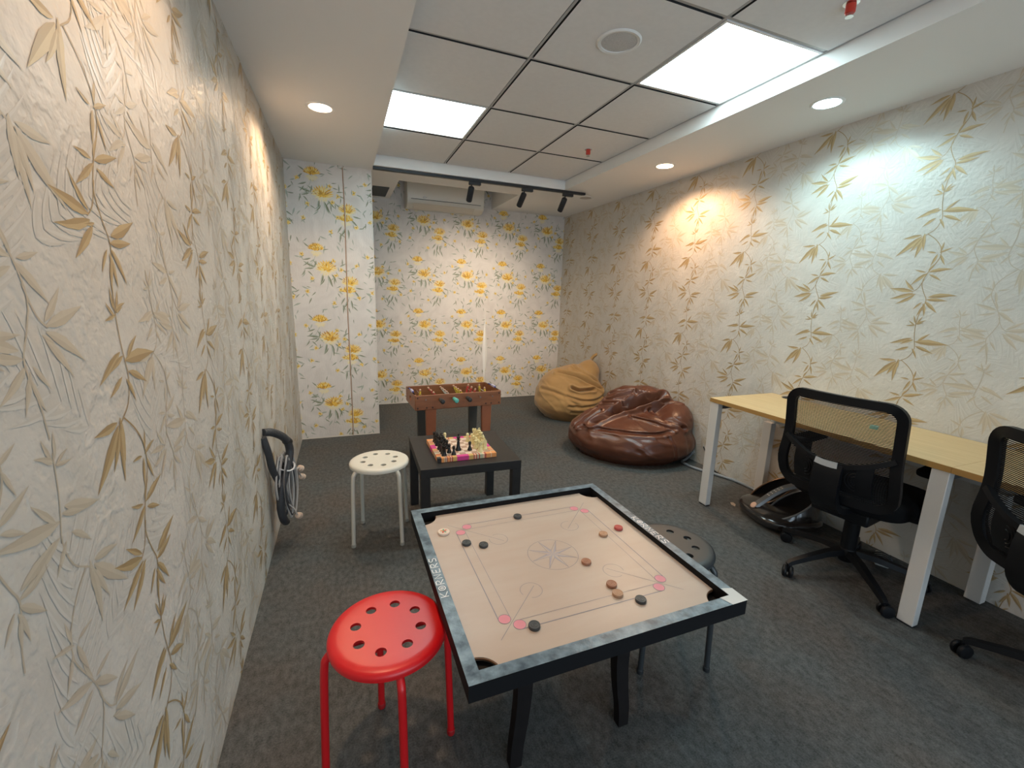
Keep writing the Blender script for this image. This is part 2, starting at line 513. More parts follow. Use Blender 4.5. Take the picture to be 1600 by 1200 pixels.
# wall behind the camera
# wall behind the camera; wide opening added so world light fills the room
m = MB(); m.box(XL - 0.1, XL + 0.12, YF - 0.1, YF, 0, 2.9); m.box(XR - 0.12, XR + 0.1, YF - 0.1, YF, 0, 2.9); m.box(XL + 0.12, XR - 0.12, YF - 0.1, YF, 1.95, 2.9)
struct(m.build('wall_front', M_BAMBOO, smooth=0))
pd = bpy.data.lights.new('opening_portal', 'AREA'); pd.shape = 'RECTANGLE'; pd.size = XR - XL - 0.24; pd.size_y = 1.95
pd.cycles.is_portal = True
po = bpy.data.objects.new('opening_portal', pd); COL.objects.link(po)
po.location = ((XL + XR) / 2, YF - 0.05, 0.975); po.rotation_euler = (PI / 2, 0, 0)

# pillar corner bead, open paper seam and the tear in the far wall paper
M_BEAD = mat('paper_corner_bead', (0.66, 0.63, 0.58), 0.6)
struct(MB().box(XP - 0.004, XP + 0.003, YP - 0.004, YP + 0.01, 0.0, ZS).build('trim_1', M_BEAD))
mb = MB()
pts = [(0.056 - 0.012 * t + 0.003 * math.sin(9 * t), 2.375 - 2.37 * t) for t in [i / 30 for i in range(31)]]
for i in range(30):
    (a, za), (b, zb) = pts[i], pts[i + 1]
    mb.add([(a - .003, YP - .0016, za), (a + .003, YP - .0016, za), (b + .003, YP - .0016, zb), (b - .003, YP - .0016, zb)], [(0, 1, 2, 3)], 0)
    mb.add([(a + .003, YP - .0016, za), (a + .009, YP - .006, za), (b + .009, YP - .006, zb), (b + .003, YP - .0016, zb)], [(0, 1, 2, 3)], 1)
seam = mb.build('trim_2', [mat('seam_gap', (0.28, 0.13, 0.05), 0.9), M_FLORAL], smooth=0, fix=False)
struct(seam)
mb = MB(); nT = 24
for i in range(nT):
    q = []
    for k in (i, i + 1):
        t = k / nT; zz = 1.15 - t * 1.0
        w = 0.028 * math.sin(PI * min(1, t * 1.02)) ** 1.5 * (0.55 + 0.45 * math.sin(3 * t)) + 0.0015
        q.append((zz, w))
    (z0, w0), (z1, w1) = q
    xx = 1.712
    mb.add([(xx - w0, YB - .0018, z0), (xx + w0 * .3, YB - .0018, z0), (xx + w1 * .3, YB - .0018, z1), (xx - w1, YB - .0018, z1)], [(0, 1, 2, 3)], 0)
    mb.add([(xx + w0 * .3, YB - .0018, z0), (xx + w0, YB - .004 - w0 * .6, z0), (xx + w1, YB - .004 - w1 * .6, z1), (xx + w1 * .3, YB - .0018, z1)], [(0, 1, 2, 3)], 1)
struct(mb.build('trim_3', [mat('bare_plaster', (0.82, 0.80, 0.76), 0.9), mat('paper_back', (0.80, 0.76, 0.70), 0.9)], smooth=0, fix=False))

# ------------------------------------------------------------------ carpet floor
mc = bpy.data.materials.new('grey_carpet'); mc.use_nodes = True
nt = mc.node_tree; b = nt.nodes['Principled BSDF']
b.inputs['Roughness'].default_value = 0.95; b.inputs['Specular IOR Level'].default_value = 0.1
co = nt.nodes.new('ShaderNodeTexCoord')
nA = nt.nodes.new('ShaderNodeTexNoise'); nA.inputs['Scale'].default_value = 3.0; nA.inputs['Detail'].default_value = 6
nB = nt.nodes.new('ShaderNodeTexNoise'); nB.inputs['Scale'].default_value = 190.0; nB.inputs['Detail'].default_value = 3
mpg = nt.nodes.new('ShaderNodeMapping'); mpg.inputs['Scale'].default_value = (1.0, 0.6, 1)
nC = nt.nodes.new('ShaderNodeTexNoise'); nC.inputs['Scale'].default_value = 55.0; nC.inputs['Detail'].default_value = 5
nt.links.new(co.outputs['Object'], nA.inputs['Vector']); nt.links.new(co.outputs['Object'], nB.inputs['Vector'])
nt.links.new(co.outputs['Object'], mpg.inputs['Vector']); nt.links.new(mpg.outputs['Vector'], nC.inputs['Vector'])
rA = nt.nodes.new('ShaderNodeValToRGB')
rA.color_ramp.elements[0].position = 0.3; rA.color_ramp.elements[1].position = 0.65
rA.color_ramp.elements[0].color = (0.105, 0.096, 0.088, 1); rA.color_ramp.elements[1].color = (0.096, 0.102, 0.102, 1)
nt.links.new(nA.outputs['Fac'], rA.inputs['Fac'])
mul = nt.nodes.new('ShaderNodeMix'); mul.data_type = 'RGBA'; mul.blend_type = 'MULTIPLY'; mul.inputs[0].default_value = 1.0
rB = nt.nodes.new('ShaderNodeValToRGB')
rB.color_ramp.elements[0].position = 0.3; rB.color_ramp.elements[1].position = 0.72
rB.color_ramp.elements[0].color = (0.45, 0.45, 0.45, 1); rB.color_ramp.elements[1].color = (1.5, 1.5, 1.5, 1)
sm = nt.nodes.new('ShaderNodeMath'); sm.operation = 'ADD'
hf = nt.nodes.new('ShaderNodeMath'); hf.operation = 'MULTIPLY'; hf.inputs[1].default_value = 0.5
nt.links.new(nB.outputs['Fac'], sm.inputs[0]); nt.links.new(nC.outputs['Fac'], sm.inputs[1])
nt.links.new(sm.outputs[0], hf.inputs[0]); nt.links.new(hf.outputs[0], rB.inputs['Fac'])
nt.links.new(rA.outputs['Color'], mul.inputs[6]); nt.links.new(rB.outputs['Color'], mul.inputs[7])
nt.links.new(mul.outputs[2], b.inputs['Base Color'])
bp = nt.nodes.new('ShaderNodeBump'); bp.inputs['Strength'].default_value = 0.6; bp.inputs['Distance'].default_value = 0.004
nt.links.new(nB.outputs['Fac'], bp.inputs['Height']); nt.links.new(bp.outputs['Normal'], b.inputs['Normal'])
struct(MB().box(XL - 0.1, XR + 0.1, YF - 0.1, YB + 0.1, -0.1, 0.0).build('floor', mc, smooth=0))

# ------------------------------------------------------------------ ceiling
M_SOFF = mat('painted_soffit', (0.80, 0.79, 0.77), 0.85)
M_TILE = mat('ceiling_tile', (0.74, 0.735, 0.73), 0.9, var=0.02, var_scale=40, bump=0.05, bump_scale=300)
M_TBAR = mat('ceiling_t_bar', (0.42, 0.42, 0.42), 0.5)
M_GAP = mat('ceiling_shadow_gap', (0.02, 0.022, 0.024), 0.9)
NX0, NX1, NY0 = 0.555, 1.772, 4.47    # niche for the air conditioner
mb = MB()
mb.box(XL, CX0, YF, CY1, ZS, 2.8)
mb.box(CX1, XR, YF, CY1, ZS, 2.8)
mb.box(XL, XR, CY1, YP, ZS, 2.8)
mb.box(XP, XR, YP, NY0, ZS, 2.8)
mb.box(XP, NX0, NY0, YB, ZS, 2.8)
mb.box(NX1, XR, NY0, YB, ZS, 2.8)
mb.box(NX0, NX1, NY0, YB, 2.72, 2.8)
struct(mb.build('ceiling_soffit', M_SOFF, smooth=0))
gx = [CX0, 0.895, 1.495, CX1]
gy = [y for y in [3.99 - 0.608 * k for k in range(0, 11)] if y > YF]
gy = [CY1] + gy + [YF]
panels = {(0, 2): 1, (2, 4): 1}
mb = MB()
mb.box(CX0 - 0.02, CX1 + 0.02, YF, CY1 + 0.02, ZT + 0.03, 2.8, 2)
for i in range(3):
    for j in range(len(gy) - 1):
        y1, y0 = gy[j], gy[j + 1]
        if j == 0: continue
        if (i, j) in panels: continue
        if j == 1: y1 = CY1
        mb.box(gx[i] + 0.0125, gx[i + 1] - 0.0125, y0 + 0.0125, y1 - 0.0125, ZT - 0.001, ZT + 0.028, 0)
        for q_ in (2, 3, 4, 5): mb.m[-6 + q_] = 2  # tile edges painted near black, so the joints read as shaded
for x in gx[1:3]:
    mb.box(x - 0.006, x + 0.006, YF, CY1, ZT + 0.003, ZT + 0.012, 1)
for y in gy[2:-1]:
    mb.box(CX0, CX1, y - 0.006, y + 0.006, ZT + 0.0035, ZT + 0.0125, 1)
for x in (CX0 + 0.006, CX1 - 0.006):
    mb.box(x - 0.004, x + 0.004, YF, CY1, ZT, ZT + 0.012, 1)
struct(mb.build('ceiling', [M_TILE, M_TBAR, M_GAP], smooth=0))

M_DIFF = emis('panel_diffuser', PANEL_COL, PANEL_STRENGTH)
M_WHITE = mat('white_enamel', (0.78, 0.78, 0.77), 0.4)
def panel_light(i, j, label):
    x0, x1, y1, y0 = gx[i] + 0.010, gx[i + 1] - 0.010, gy[j] - 0.010, gy[j + 1] + 0.010
    c = ((x0 + x1) / 2, (y0 + y1) / 2)
    t = empty('ceiling_panel_light', (c[0], c[1], ZT), 0, label, 'ceiling light', 'square LED ceiling panels')
    w, d = (x1 - x0) / 2, (y1 - y0) / 2
    m = MB()
    f = 0.012
    m.box(-w, w, -d, -d + f, 0, 0.02); m.box(-w, w, d - f, d, 0, 0.02)
    m.box(-w, -w + f, -d + f, d - f, 0, 0.02); m.box(w - f, w, -d + f, d - f, 0, 0.02)
    m.build('frame', M_WHITE, t)
    MB().box(-w + f, w - f, -d + f, d - f, 0.006, 0.018).build('diffuser', M_DIFF, t, smooth=0)
panel_light(0, 2, 'square LED ceiling panel cut by the left soffit, farther of the two lit in view')
panel_light(2, 4, 'square LED ceiling panel beside the right soffit, the larger lit panel in view')

def downlight(x, y, col, label, on=True, watt=DOWN_WATT):
    t = empty('recessed_downlight', (x, y, ZS), 0, label, 'downlight', 'round downlights in the soffits')
    m = MB(); n = 40
    prof = [(0.066, -0.004), (0.075, -0.003), (0.078, 0.0), (0.062, 0.0)]
    m.lathe([(0.062, -0.0035), (0.070, -0.005), (0.078, -0.001), (0.078, 0.0), (0.062, 0.0), (0.062, -0.0035)], n)
    m.f = m.f[:-2]; m.m = m.m[:-2]
    m.build('trim_ring', M_WHITE, t)
    if on:
        dm = emis('downlight_lens', col, DOWN_STRENGTH)
    else:
        dm = mat('unlit_lens', (0.45, 0.42, 0.38), 0.5)
    MB().lathe([(0.0615, -0.0008), (0.0615, -0.003)], n).build('lens', dm, t)
    if on:
        light('downlight_beam', 'SPOT', (0, 0, -0.012), (0, 0, -1), watt, col, t, spot_size=R_(150), spot_blend=0.5, shadow_soft_size=0.04)
downlight(-0.065, 2.99, (1.0, 0.66, 0.40), 'lit warm downlight in the left soffit')
downlight(-0.065, 1.10, (1.0, 0.66, 0.40), 'lit warm downlight in the left soffit above the viewpoint')
downlight(2.41, 1.75, COOL, 'lit cool white downlight in the right soffit, beside the big panel', True, 20.0)
downlight(2.41, 2.99, (1.0, 0.62, 0.36), 'lit warm downlight in the right soffit, above the bean bags', True, 42.0)
downlight(2.44, 4.246, COOL, 'unlit downlight beside the right end of the black track', on=False)

# ceiling speaker and sprinklers
t = empty('ceiling_speaker', (1.196, 1.87, ZT), 0, 'round white speaker grille set in a ceiling tile', 'speaker')
m = MB(); m.lathe([(0.078, 0.002), (0.080, -0.006), (0.092, -0.008), (0.098, -0.003), (0.098, 0.002)], 48); m.build('rim', M_WHITE, t)
m = MB(); m.lathe([(0.077, 0.0), (0.077, -0.003), (0.05, -0.0045), (0.001, -0.005)], 40)
m.build('grille', mat('speaker_grille', (0.58, 0.58, 0.58), 0.7, var=0.5, var_scale=900, bump=0.4, bump_scale=900), t)
M_RED = mat('sprinkler_red', (0.55, 0.04, 0.02), 0.4)
M_CHR = mat('chrome', (0.72, 0.72, 0.72), 0.2, 1.0)
def sprinkler(x, y, label):
    t = empty('sprinkler_head', (x, y, ZT), 0, label, 'sprinkler', 'red ceiling sprinkler heads')
    MB().lathe([(0.028, 0.002), (0.027, -0.004), (0.014, -0.006)], 24).build('escutcheon', M_CHR, t)
    MB().lathe([(0.012, -0.004), (0.017, -0.008), (0.017, -0.034), (0.014, -0.038)], 20).build('body', M_RED, t)
    MB().lathe([(0.005, -0.036), (0.005, -0.046), (0.014, -0.047), (0.014, -0.049)], 16).build('deflector', M_CHR, t)
sprinkler(1.815, 3.16, 'small red sprinkler head in the tile nearest the far end of the ceiling')
sprinkler(1.835, 1.30, 'red sprinkler head at the top edge of view beside the large panel')

# track with spot heads
M_BLK = mat('black_powder_coat', (0.018, 0.020, 0.024), 0.45)
t = empty('light_track', (1.30, 4.085, ZS), -0.012, 'long black lighting track under the edge of the far soffit', 'light track')
MB().box(-1.005, 1.01, -0.018, 0.018, -0.024, 0.0).build('rail', M_BLK, t, bevel=0.003)
MB().box(1.01, 1.03, -0.016, 0.016, -0.022, -0.001).build('end_cap', M_BLK, t, bevel=0.003)
def spot(x, tx, ty, label, watt):
    rt = empty('track_spotlight', (x, 4.085 - 0.012 * (x - 1.30), ZS - 0.024), 0, label, 'spotlight', 'black spotlights on the track')
    MB().box(-0.055, 0.055, -0.017, 0.017, -0.028, 0.0).build('adapter', M_BLK, rt, bevel=0.003)
    MB().tube([(-0.03, 0, -0.026), (-0.03, 0, -0.052)], 0.006, 10).build('stem', M_BLK, rt)
    d = Vector((tx, ty, -1)).normalized()
    s = Vector((-0.03, 0, -0.045))
    m = MB()
    m.lathe([(0.012, 0.0), (0.024, 0.004), (0.0275, 0.012), (0.0275, 0.135), (0.0255, 0.142), (0.022, 0.142), (0.022, 0.112)], 28, s, 0, d)
    m.build('head', M_BLK, rt)
    m = MB(); m.lathe([(0.0215, 0.111), (0.0215, 0.113)], 24, s, 0, d)
    m.build('lens', emis('spot_lens', (1.0, 0.72, 0.45), 6.0), rt)
    if watt:
        light('spot_beam', 'SPOT', tuple(s + d * 0.125), d, watt, (1.0, 0.80, 0.60), rt, spot_size=R_(105), spot_blend=1.0, shadow_soft_size=0.02)
spot(1.185, 0.02, 0.95, 'black track spotlight in front of the air conditioner, leftmost of the three', TRACK_WATT)
spot(1.705, -0.12, 1.0, 'black track spotlight leaning to the left, middle of the three', TRACK_WATT * 1.6)
spot(2.14, -0.04, 0.9, 'black track spotlight at the end of the track nearest the right wall', TRACK_WATT * 0.6)

# air conditioner in the niche
t = empty('air_conditioner', (1.165, YB, 2.29), 0, 'white split air conditioner in the far ceiling niche', 'air conditioner')
M_AC = mat('ivory_plastic', (0.70, 0.66, 0.58), 0.35)
prof = [(0.0, 0.0), (-0.13, 0.0), (-0.20, 0.035), (-0.225, 0.10), (-0.225, 0.24), (-0.20, 0.285), (0.0, 0.29)]
m = MB(); n = len(prof)
vs = [(-0.445, y, z) for y, z in prof] + [(0.445, y, z) for y, z in prof]
m.add(vs, [tuple(range(n)), tuple(reversed(range(n, 2 * n)))] + [(i, n + i, n + (i + 1) % n, (i + 1) % n) for i in range(n)])
m.build('housing', M_AC, t, bevel=0.012, seg=3)
m = MB(); m.hexa([(-0.37, -0.206, 0.036), (0.33, -0.206, 0.036), (0.33, -0.135, -0.004), (-0.37, -0.135, -0.004)], [(-0.37, -0.212, 0.042), (0.33, -0.212, 0.042), (0.33, -0.14, 0.004), (-0.37, -0.14, 0.004)])
m.build('louver', mat('ivory_louver', (0.62, 0.56, 0.47), 0.4), t, bevel=0.002)
MB().box(-0.40, 0.40, -0.2275, -0.2255, 0.078, 0.083).build('panel_line', M_GAP, t)
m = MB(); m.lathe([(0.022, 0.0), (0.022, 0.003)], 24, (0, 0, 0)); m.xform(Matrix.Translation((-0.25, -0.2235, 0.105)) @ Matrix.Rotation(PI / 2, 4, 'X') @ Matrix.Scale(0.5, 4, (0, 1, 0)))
m.build('mark', mat('silver_oval', (0.85, 0.85, 0.85), 0.25, 0.6), t)  # small pale silver oval on the housing front
# dark vent on the niche's left
t = tag(MB().box(0.34, 0.50, 4.80, 5.25, ZS - 0.006, ZS).build('ceiling_vent', mat('dark_vent', (0.05, 0.055, 0.06), 0.6)), 'small dark vent behind the pillar corner, beside the air conditioner niche', 'vent')

# ------------------------------------------------------------------ stools
def make_stool(label, color, z_seat, name_mat):
    m_ = mat(name_mat + '_plastic', color, 0.35)
    mm = mat(name_mat + '_steel', tuple(c * 0.9 for c in color), 0.35)
    t = empty('stool', (0, 0, 0), 0, label, 'stool', 'round stools with eight holes')
    z = z_seat; r = 0.158
    m = MB()
    m.lathe([(0.001, z - 0.008), (0.10, z - 0.008), (0.145, z - 0.016), (0.152, z - 0.026), (0.1565, z - 0.024), (0.158, z - 0.014), (0.155, z - 0.006), (0.147, z - 0.001), (0.13, z + 0.0006), (0.10, z), (0.001, z)], 96)
    seat = m.build('seat', m_, t, smooth=40)
    c = MB()
    for k in range(8):
        a = 2 * PI * (k + 0.5) / 8
        c.lathe([(0.0145, -0.05), (0.0145, 0.05)], 24, (0.088 * math.cos(a), 0.088 * math.sin(a), z))
    co_ = c.build('cutter', m_, None)
    bo = seat.modifiers.new('holes', 'BOOLEAN'); bo.object = co_; bo.operation = 'DIFFERENCE'; bo.solver = 'EXACT'
    bpy.context.view_layer.update()
    dg = bpy.context.evaluated_depsgraph_get()
    me = bpy.data.meshes.new_from_object(seat.evaluated_get(dg))
    seat.modifiers.clear(); seat.data = me
    me.polygons.foreach_set('use_smooth', np.ones(len(me.polygons), dtype=bool))
    me.set_sharp_from_angle(angle=R_(40))
    bpy.data.objects.remove(co_, do_unlink=True)
    for k in range(4):
        a = PI / 2 * k
        pts = [(0.03, 0, z - 0.018), (0.10, 0, z - 0.018), (0.135, 0, z - 0.022), (0.158, 0, z - 0.040), (0.166, 0, z - 0.07), (0.172, 0, 0.25), (0.180, 0, 0.012)]
        pth = [Matrix.Rotation(a, 3, 'Z') @ Vector(p) for p in smooth_path(pts, 6)]
        leg = MB().tube(pth, 0.0105, 12).build('leg', mm, t)
        foot = MB().lathe([(0.0115, 0.0), (0.0125, 0.003), (0.0125, 0.016), (0.0105, 0.018)], 14, (0.180 * math.cos(a), 0.180 * math.sin(a), 0)).build('foot_cap', mat(name_mat + '_foot', tuple(c_ * 0.55 for c_ in color), 0.6), leg)
    return t
s = make_stool('white plastic stool with round holes beside the black chess table', (0.66, 0.63, 0.55), 0.448, 'white'); s.location = (0.155, 2.35, 0); s.rotation_euler.z = R_(32)
s = make_stool('red plastic stool half tucked under the left side of the carrom board', (0.62, 0.008, 0.012), 0.45, 'red'); s.location = (0.080, 1.075, 0); s.rotation_euler.z = R_(5)
s = make_stool('dark grey plastic stool half hidden by the right side of the carrom board', (0.036, 0.040, 0.043), 0.448, 'grey'); s.location = (1.125, 1.160, 0); s.rotation_euler.z = R_(28)

# ------------------------------------------------------------------ carrom board
BZ = 0.522; FT = 0.542; BC = (0.611, 1.138)
M_FRAME = mat('worn_slate_lacquer', (0.032, 0.055, 0.080), 0.32, var=0.6, var_scale=30, color2=(0.20, 0.28, 0.34), bump=0.15, bump_scale=90, detail=8)
M_SIDE = mat('black_lacquer', (0.006, 0.006, 0.007), 0.6, spec=0.15)
M_PLY = mat('pale_birch_ply', (0.45, 0.355, 0.29), 0.38, var=0.1, var_scale=5, color2=(0.48, 0.40, 0.335), stretch=(1, 4, 1))
M_INK = mat('line_ink', (0.20, 0.20, 0.24), 0.5)
M_FAINT = mat('faded_line_ink', (0.44, 0.36, 0.33), 0.5)
M_PINK = mat('pink_spot', (0.62, 0.23, 0.28), 0.5)
M_LETTER = mat('white_lettering', (0.80, 0.82, 0.84), 0.5)
cb = empty('carrom_board', (BC[0], BC[1], 0), 0.005, 'square carrom board with dark worn frame and pale playing field', 'carrom board')
ho, hi = 0.40, 0.368
m = MB()
for k in range(4):
    A = Matrix.Rotation(PI / 2 * k, 4, 'Z')
    lo = [A @ Vector(p) for p in ((-ho, -ho, BZ - 0.024), (ho, -ho, BZ - 0.024), (hi, -hi, BZ - 0.024), (-hi, -hi, BZ - 0.024))]
    up = [A @ Vector(p) for p in ((-ho, -ho, FT), (ho, -ho, FT), (hi, -hi, FT), (-hi, -hi, FT))]
    vs = lo + up
    m.add(vs, [(3, 2, 1, 0)], 1); m.add(vs, [(4, 5, 6, 7)], 0)
    m.add(vs, [(0, 1, 5, 4), (2, 3, 7, 6)], 1)
m.build('frame', [M_FRAME, M_SIDE], cb, smooth=0, fix=True)
# letters on two sides
LET = {'K': [[(0, 0), (0, 1)], [(.62, 1), (0.02, .45), (.7, 0)]], 'O': [[(.35 + .35 * math.cos(a), .5 + .42 * math.sin(a)) for a in [i * PI / 8 for i in range(17)]], [(.35 + .13 * math.cos(a), .5 + .16 * math.sin(a)) for a in [i * PI / 5 for i in range(11)]]],
       'R': [[(0, 0), (0, .9)], [(-.05, 1), (.5, 1), (.62, .76), (.45, .55), (.1, .5), (.7, 0)]], 'N': [[(0, 0), (.05, 1), (.6, 0.05), (.65, 1)]],
       'E': [[(.65, 1), (.05, .95), (0, 0.03), (.65, 0)], [(0, .5), (.5, .52)]], 'S': [[(.68, .92), (.2, 1), (.02, .75), (.15, .56), (.5, .46), (.66, .24), (.5, .03), (0, .06)]]}
def text_on(start, d, up, size, width):
    x = 0; m = MB()
    for ch in 'KORNERS':
        for st_ in LET[ch]:
            pts = [Vector(start) + Vector(d) * (x + p[0] * size * width) + Vector(up) * (p[1] * size) for p in st_]
            m.ribbon([(q.x, q.y) for q in pts], 0.0026, FT + 0.0006)
        x += size * width * 1.0
    m.build('lettering', M_LETTER, cb, smooth=0)
text_on((-0.374, -0.112), (0, 1), (-1, 0), 0.022, 1.25)
text_on((0.374, 0.088), (0, -1), (1, 0), 0.022, 1.25)
# white tape on the near right corner
m = MB()
e = 0.0012
m.add([(hi - 0.035, -hi, FT + e), (hi, -hi, FT + e), (ho + e, -ho - e, FT + e), (hi - 0.022, -ho - e, FT + e)], [(0, 1, 2, 3)])
m.add([(hi, -hi, FT + e), (hi, -hi + 0.03, FT + e), (ho + e, -hi + 0.02, FT + e), (ho + e, -ho - e, FT + e)], [(0, 1, 2, 3)])
m.build('corner_tape', mat('white_tape', (0.58, 0.60, 0.60), 0.5), cb, smooth=0)
# playing field with quarter-round pockets cut out of the corners
poly = []
pr_ = 0.056
for k in range(4):
    c_ = Matrix.Rotation(PI / 2 * k, 2)
    for i in range(11):
        a = PI - (PI / 2) * i / 10 - PI / 2 * 0
        # corner (hi, -hi): arc around it
        q = Vector((hi + pr_ * math.cos(PI + PI / 2 * 0 - (PI / 2) * (i / 10)) , -hi + pr_ * math.sin(PI - (PI / 2) * (i / 10))))
        poly.append(tuple(c_ @ q))
# order: each corner's arc runs from the bottom edge to the right edge, counter-clockwise overall
m = MB(); m.prism(poly, BZ - 0.010, BZ, 0)
play = m.build('playing_field', M_PLY, cb, smooth=0)
m = MB(); zL = BZ + 0.0004
for k in range(4):
    A = Matrix.Rotation(PI / 2 * k, 2)
    T = lambda pts: [tuple(A @ Vector(p)) for p in pts]
    ln = lambda pts, w, mi, z=zL, cl=False: m.ribbon(T(pts), w, z, mi, cl)
    ln([(-0.222, -0.2685), (0.222, -0.2685)], 0.0024, 0)
    ln([(-0.222, -0.2365), (0.222, -0.2365)], 0.0013, 0)
    for s_ in (-1, 1):
        ctr = tuple(A @ Vector((0.222 * s_, -0.2525)))
        m.disc(ctr, 0.0165, zL + 0.0002, 28, 2)
        m.ribbon([(ctr[0] + 0.0165 * math.cos(2 * PI * i / 28), ctr[1] + 0.0165 * math.sin(2 * PI * i / 28)) for i in range(28)], 0.0013, zL + 0.0004, 0, True)
    ln([(-0.285, -0.285), (-0.125, -0.125)], 0.0013, 0)
    ca = arc(-0.14, -0.14, 0.032, R_(45 - 140), R_(45 + 140), 26)
    ln(ca, 0.0012, 0)
    ln([ca[0], (ca[0][0] - 0.008, ca[0][1] + 0.002)], 0.0012, 0); ln([ca[-1], (ca[-1][0] + 0.002, ca[-1][1] - 0.008)], 0.0012, 0)
m.ribbon([(0.083 * math.cos(2 * PI * i / 48), 0.083 * math.sin(2 * PI * i / 48)) for i in range(48)], 0.0013, zL, 0, True)
for k in range(8):
    a = 2 * PI * k / 8 + 0.2
    tip = (0.080 * math.cos(a), 0.080 * math.sin(a))
    l_ = (0.020 * math.cos(a + 0.4), 0.020 * math.sin(a + 0.4)); r_ = (0.020 * math.cos(a - 0.4), 0.020 * math.sin(a - 0.4))
    m.ribbon([l_, tip], 0.0011, zL, 0); m.ribbon([r_, tip], 0.0011, zL, 0)
    m.add([(0, 0, zL - 0.0001), (*r_, zL - 0.0001), (*tip, zL - 0.0001)], [(0, 1, 2)], 1)
m.build('marking', [M_INK, mat('star_ink', (0.36, 0.33, 0.36), 0.5), M_PINK], play, smooth=0)
for k in range(4):
    A = Matrix.Rotation(PI / 2 * k, 3, 'Z')
    c_ = A @ Vector((hi, -hi, 0))
    m = MB()
    m.box(-0.06, 0.0, 0.0, 0.06, BZ - 0.0235, BZ - 0.020)
    q = [A @ Vector((hi + x, -hi + y, z)) for x, y, z in m.v]; m.v = [tuple(p) for p in q]
    pk = m.build('pocket', mat('pocket_net', (0.016, 0.014, 0.012), 0.9), cb, smooth=0)
    m = MB()
    pts = [A @ Vector((hi + pr_ * 1.0 * math.cos(t_), -hi + pr_ * 1.0 * math.sin(t_), BZ - 0.004)) for t_ in [PI / 2 + PI / 2 * i / 14 for i in range(15)]]
    m.tube(pts, 0.0028, 8); m.build('pocket_ring', mat('pocket_ring', (0.16, 0.08, 0.04), 0.5), pk)
MB().box(-hi, hi, -hi, hi, BZ - 0.0285, BZ - 0.0238).build('backing_panel', M_SIDE, cb, smooth=0)

# stand under the board
M_DWOOD = mat('dark_stained_wood', (0.009, 0.007, 0.007), 0.6, var=0.2, var_scale=20, spec=0.2)
st = empty('carrom_stand', (0.60, 1.135, 0), 0, 'dark wooden stand with curved legs under the carrom board', 'stand')
SW, SD = 0.20, 0.215
m = MB()
zt0 = BZ - 0.0287
m.box(-SW, SW, -SD, -SD + 0.02, zt0 - 0.045, zt0); m.box(-SW, SW, SD - 0.02, SD, zt0 - 0.045, zt0)
m.box(-SW, -SW + 0.02, -SD + 0.02, SD - 0.02, zt0 - 0.045, zt0); m.box(SW - 0.02, SW, -SD + 0.02, SD - 0.02, zt0 - 0.045, zt0)
m.build('apron', M_DWOOD, st)
for sx in (-1, 1):
    for sy in (-1, 1):
        pts = [(0.0, zt0 - 0.001), (-0.004, 0.40), (-0.012, 0.32), (-0.014, 0.24), (-0.006, 0.15), (0.006, 0.07), (0.010, 0.0)]
        pth = smooth_path([(sx * (SW - 0.022 + p[0] * 0.9), sy * (SD - 0.022 + p[0] * 0.3), p[1]) for p in pts], 5)
        n = len(pth)
        sec = [(-0.027, -0.021), (0.027, -0.021), (0.027, 0.021), (-0.027, 0.021)]
        sc_ = [1.0 - 0.35 * (i / (n - 1)) for i in range(n)]
        MB().sweep(pth, sec, False, (1, 0, 0), 0, sc_).build('leg', M_DWOOD, st, smooth=30)

# carrom men and striker
def carrom_man(x, y, col, label, r=0.0157, h=0.009, name='carrom_man', cat='carrom piece', group='carrom men on the board'):
    o = MB()
    o.lathe([(0.001, 0), (r * 0.94, 0), (r, h * 0.22), (r, h * 0.78), (r * 0.94, h), (r * 0.76, h), (r * 0.72, h - 0.0008), (r * 0.62, h - 0.0008), (r * 0.58, h), (r * 0.36, h), (r * 0.32, h - 0.0008), (r * 0.22, h - 0.0008), (r * 0.18, h), (0.0005, h)], 36)
    ob = o.build(name, col, None, smooth=30)
    ob.location = (x, y, BZ)
    return tag(ob, label, cat, group)
k_ = (1.35 - BZ - 0.009) / (1.35 - 0.548)
M_CB = mat('black_man', (0.045, 0.048, 0.05), 0.45); M_CT = mat('tan_man', (0.42, 0.24, 0.14), 0.5); M_CR = mat('brown_man', (0.33, 0.15, 0.085), 0.5); M_CQ = mat('red_man', (0.45, 0.07, 0.06), 0.5)
for x, y, c_, lb in ((0.577, 1.367, M_CB, 'black carrom man near the far edge of the board'),
                     (0.350, 1.256, M_CB, 'black carrom man on the left baseline of the board'),
                     (0.400, 1.227, M_CB, 'black carrom man just right of the one on the left baseline'),
                     (0.413, 0.846, M_CB, 'black carrom man next to the pink circles at the near left corner'),
                     (0.729, 0.837, M_CB, 'black carrom man below the near baseline, towards the taped corner'),
                     (0.817, 1.159, M_CT, 'pale tan carrom man beside the right baseline, close to the red one'),
                     (0.676, 1.037, M_CR, 'reddish brown carrom man standing alone beside the centre star'),
                     (0.690, 0.919, M_CR, 'reddish brown carrom man touching a paler man near the near baseline'),
                     (0.683, 0.879, M_CT, 'pale tan carrom man lying on the near baseline'),
                     (0.893, 1.178, M_CQ, 'red carrom man near the right frame of the board')):
    carrom_man(x * k_, y * k_, c_, lb)
stk = carrom_man(0.293 * k_, 1.345 * k_, mat('ivory_striker', (0.74, 0.62, 0.52), 0.3), 'cream striker disc with coloured emblem near the left frame', 0.0205, 0.009, 'carrom_striker', 'striker', None)
m = MB()
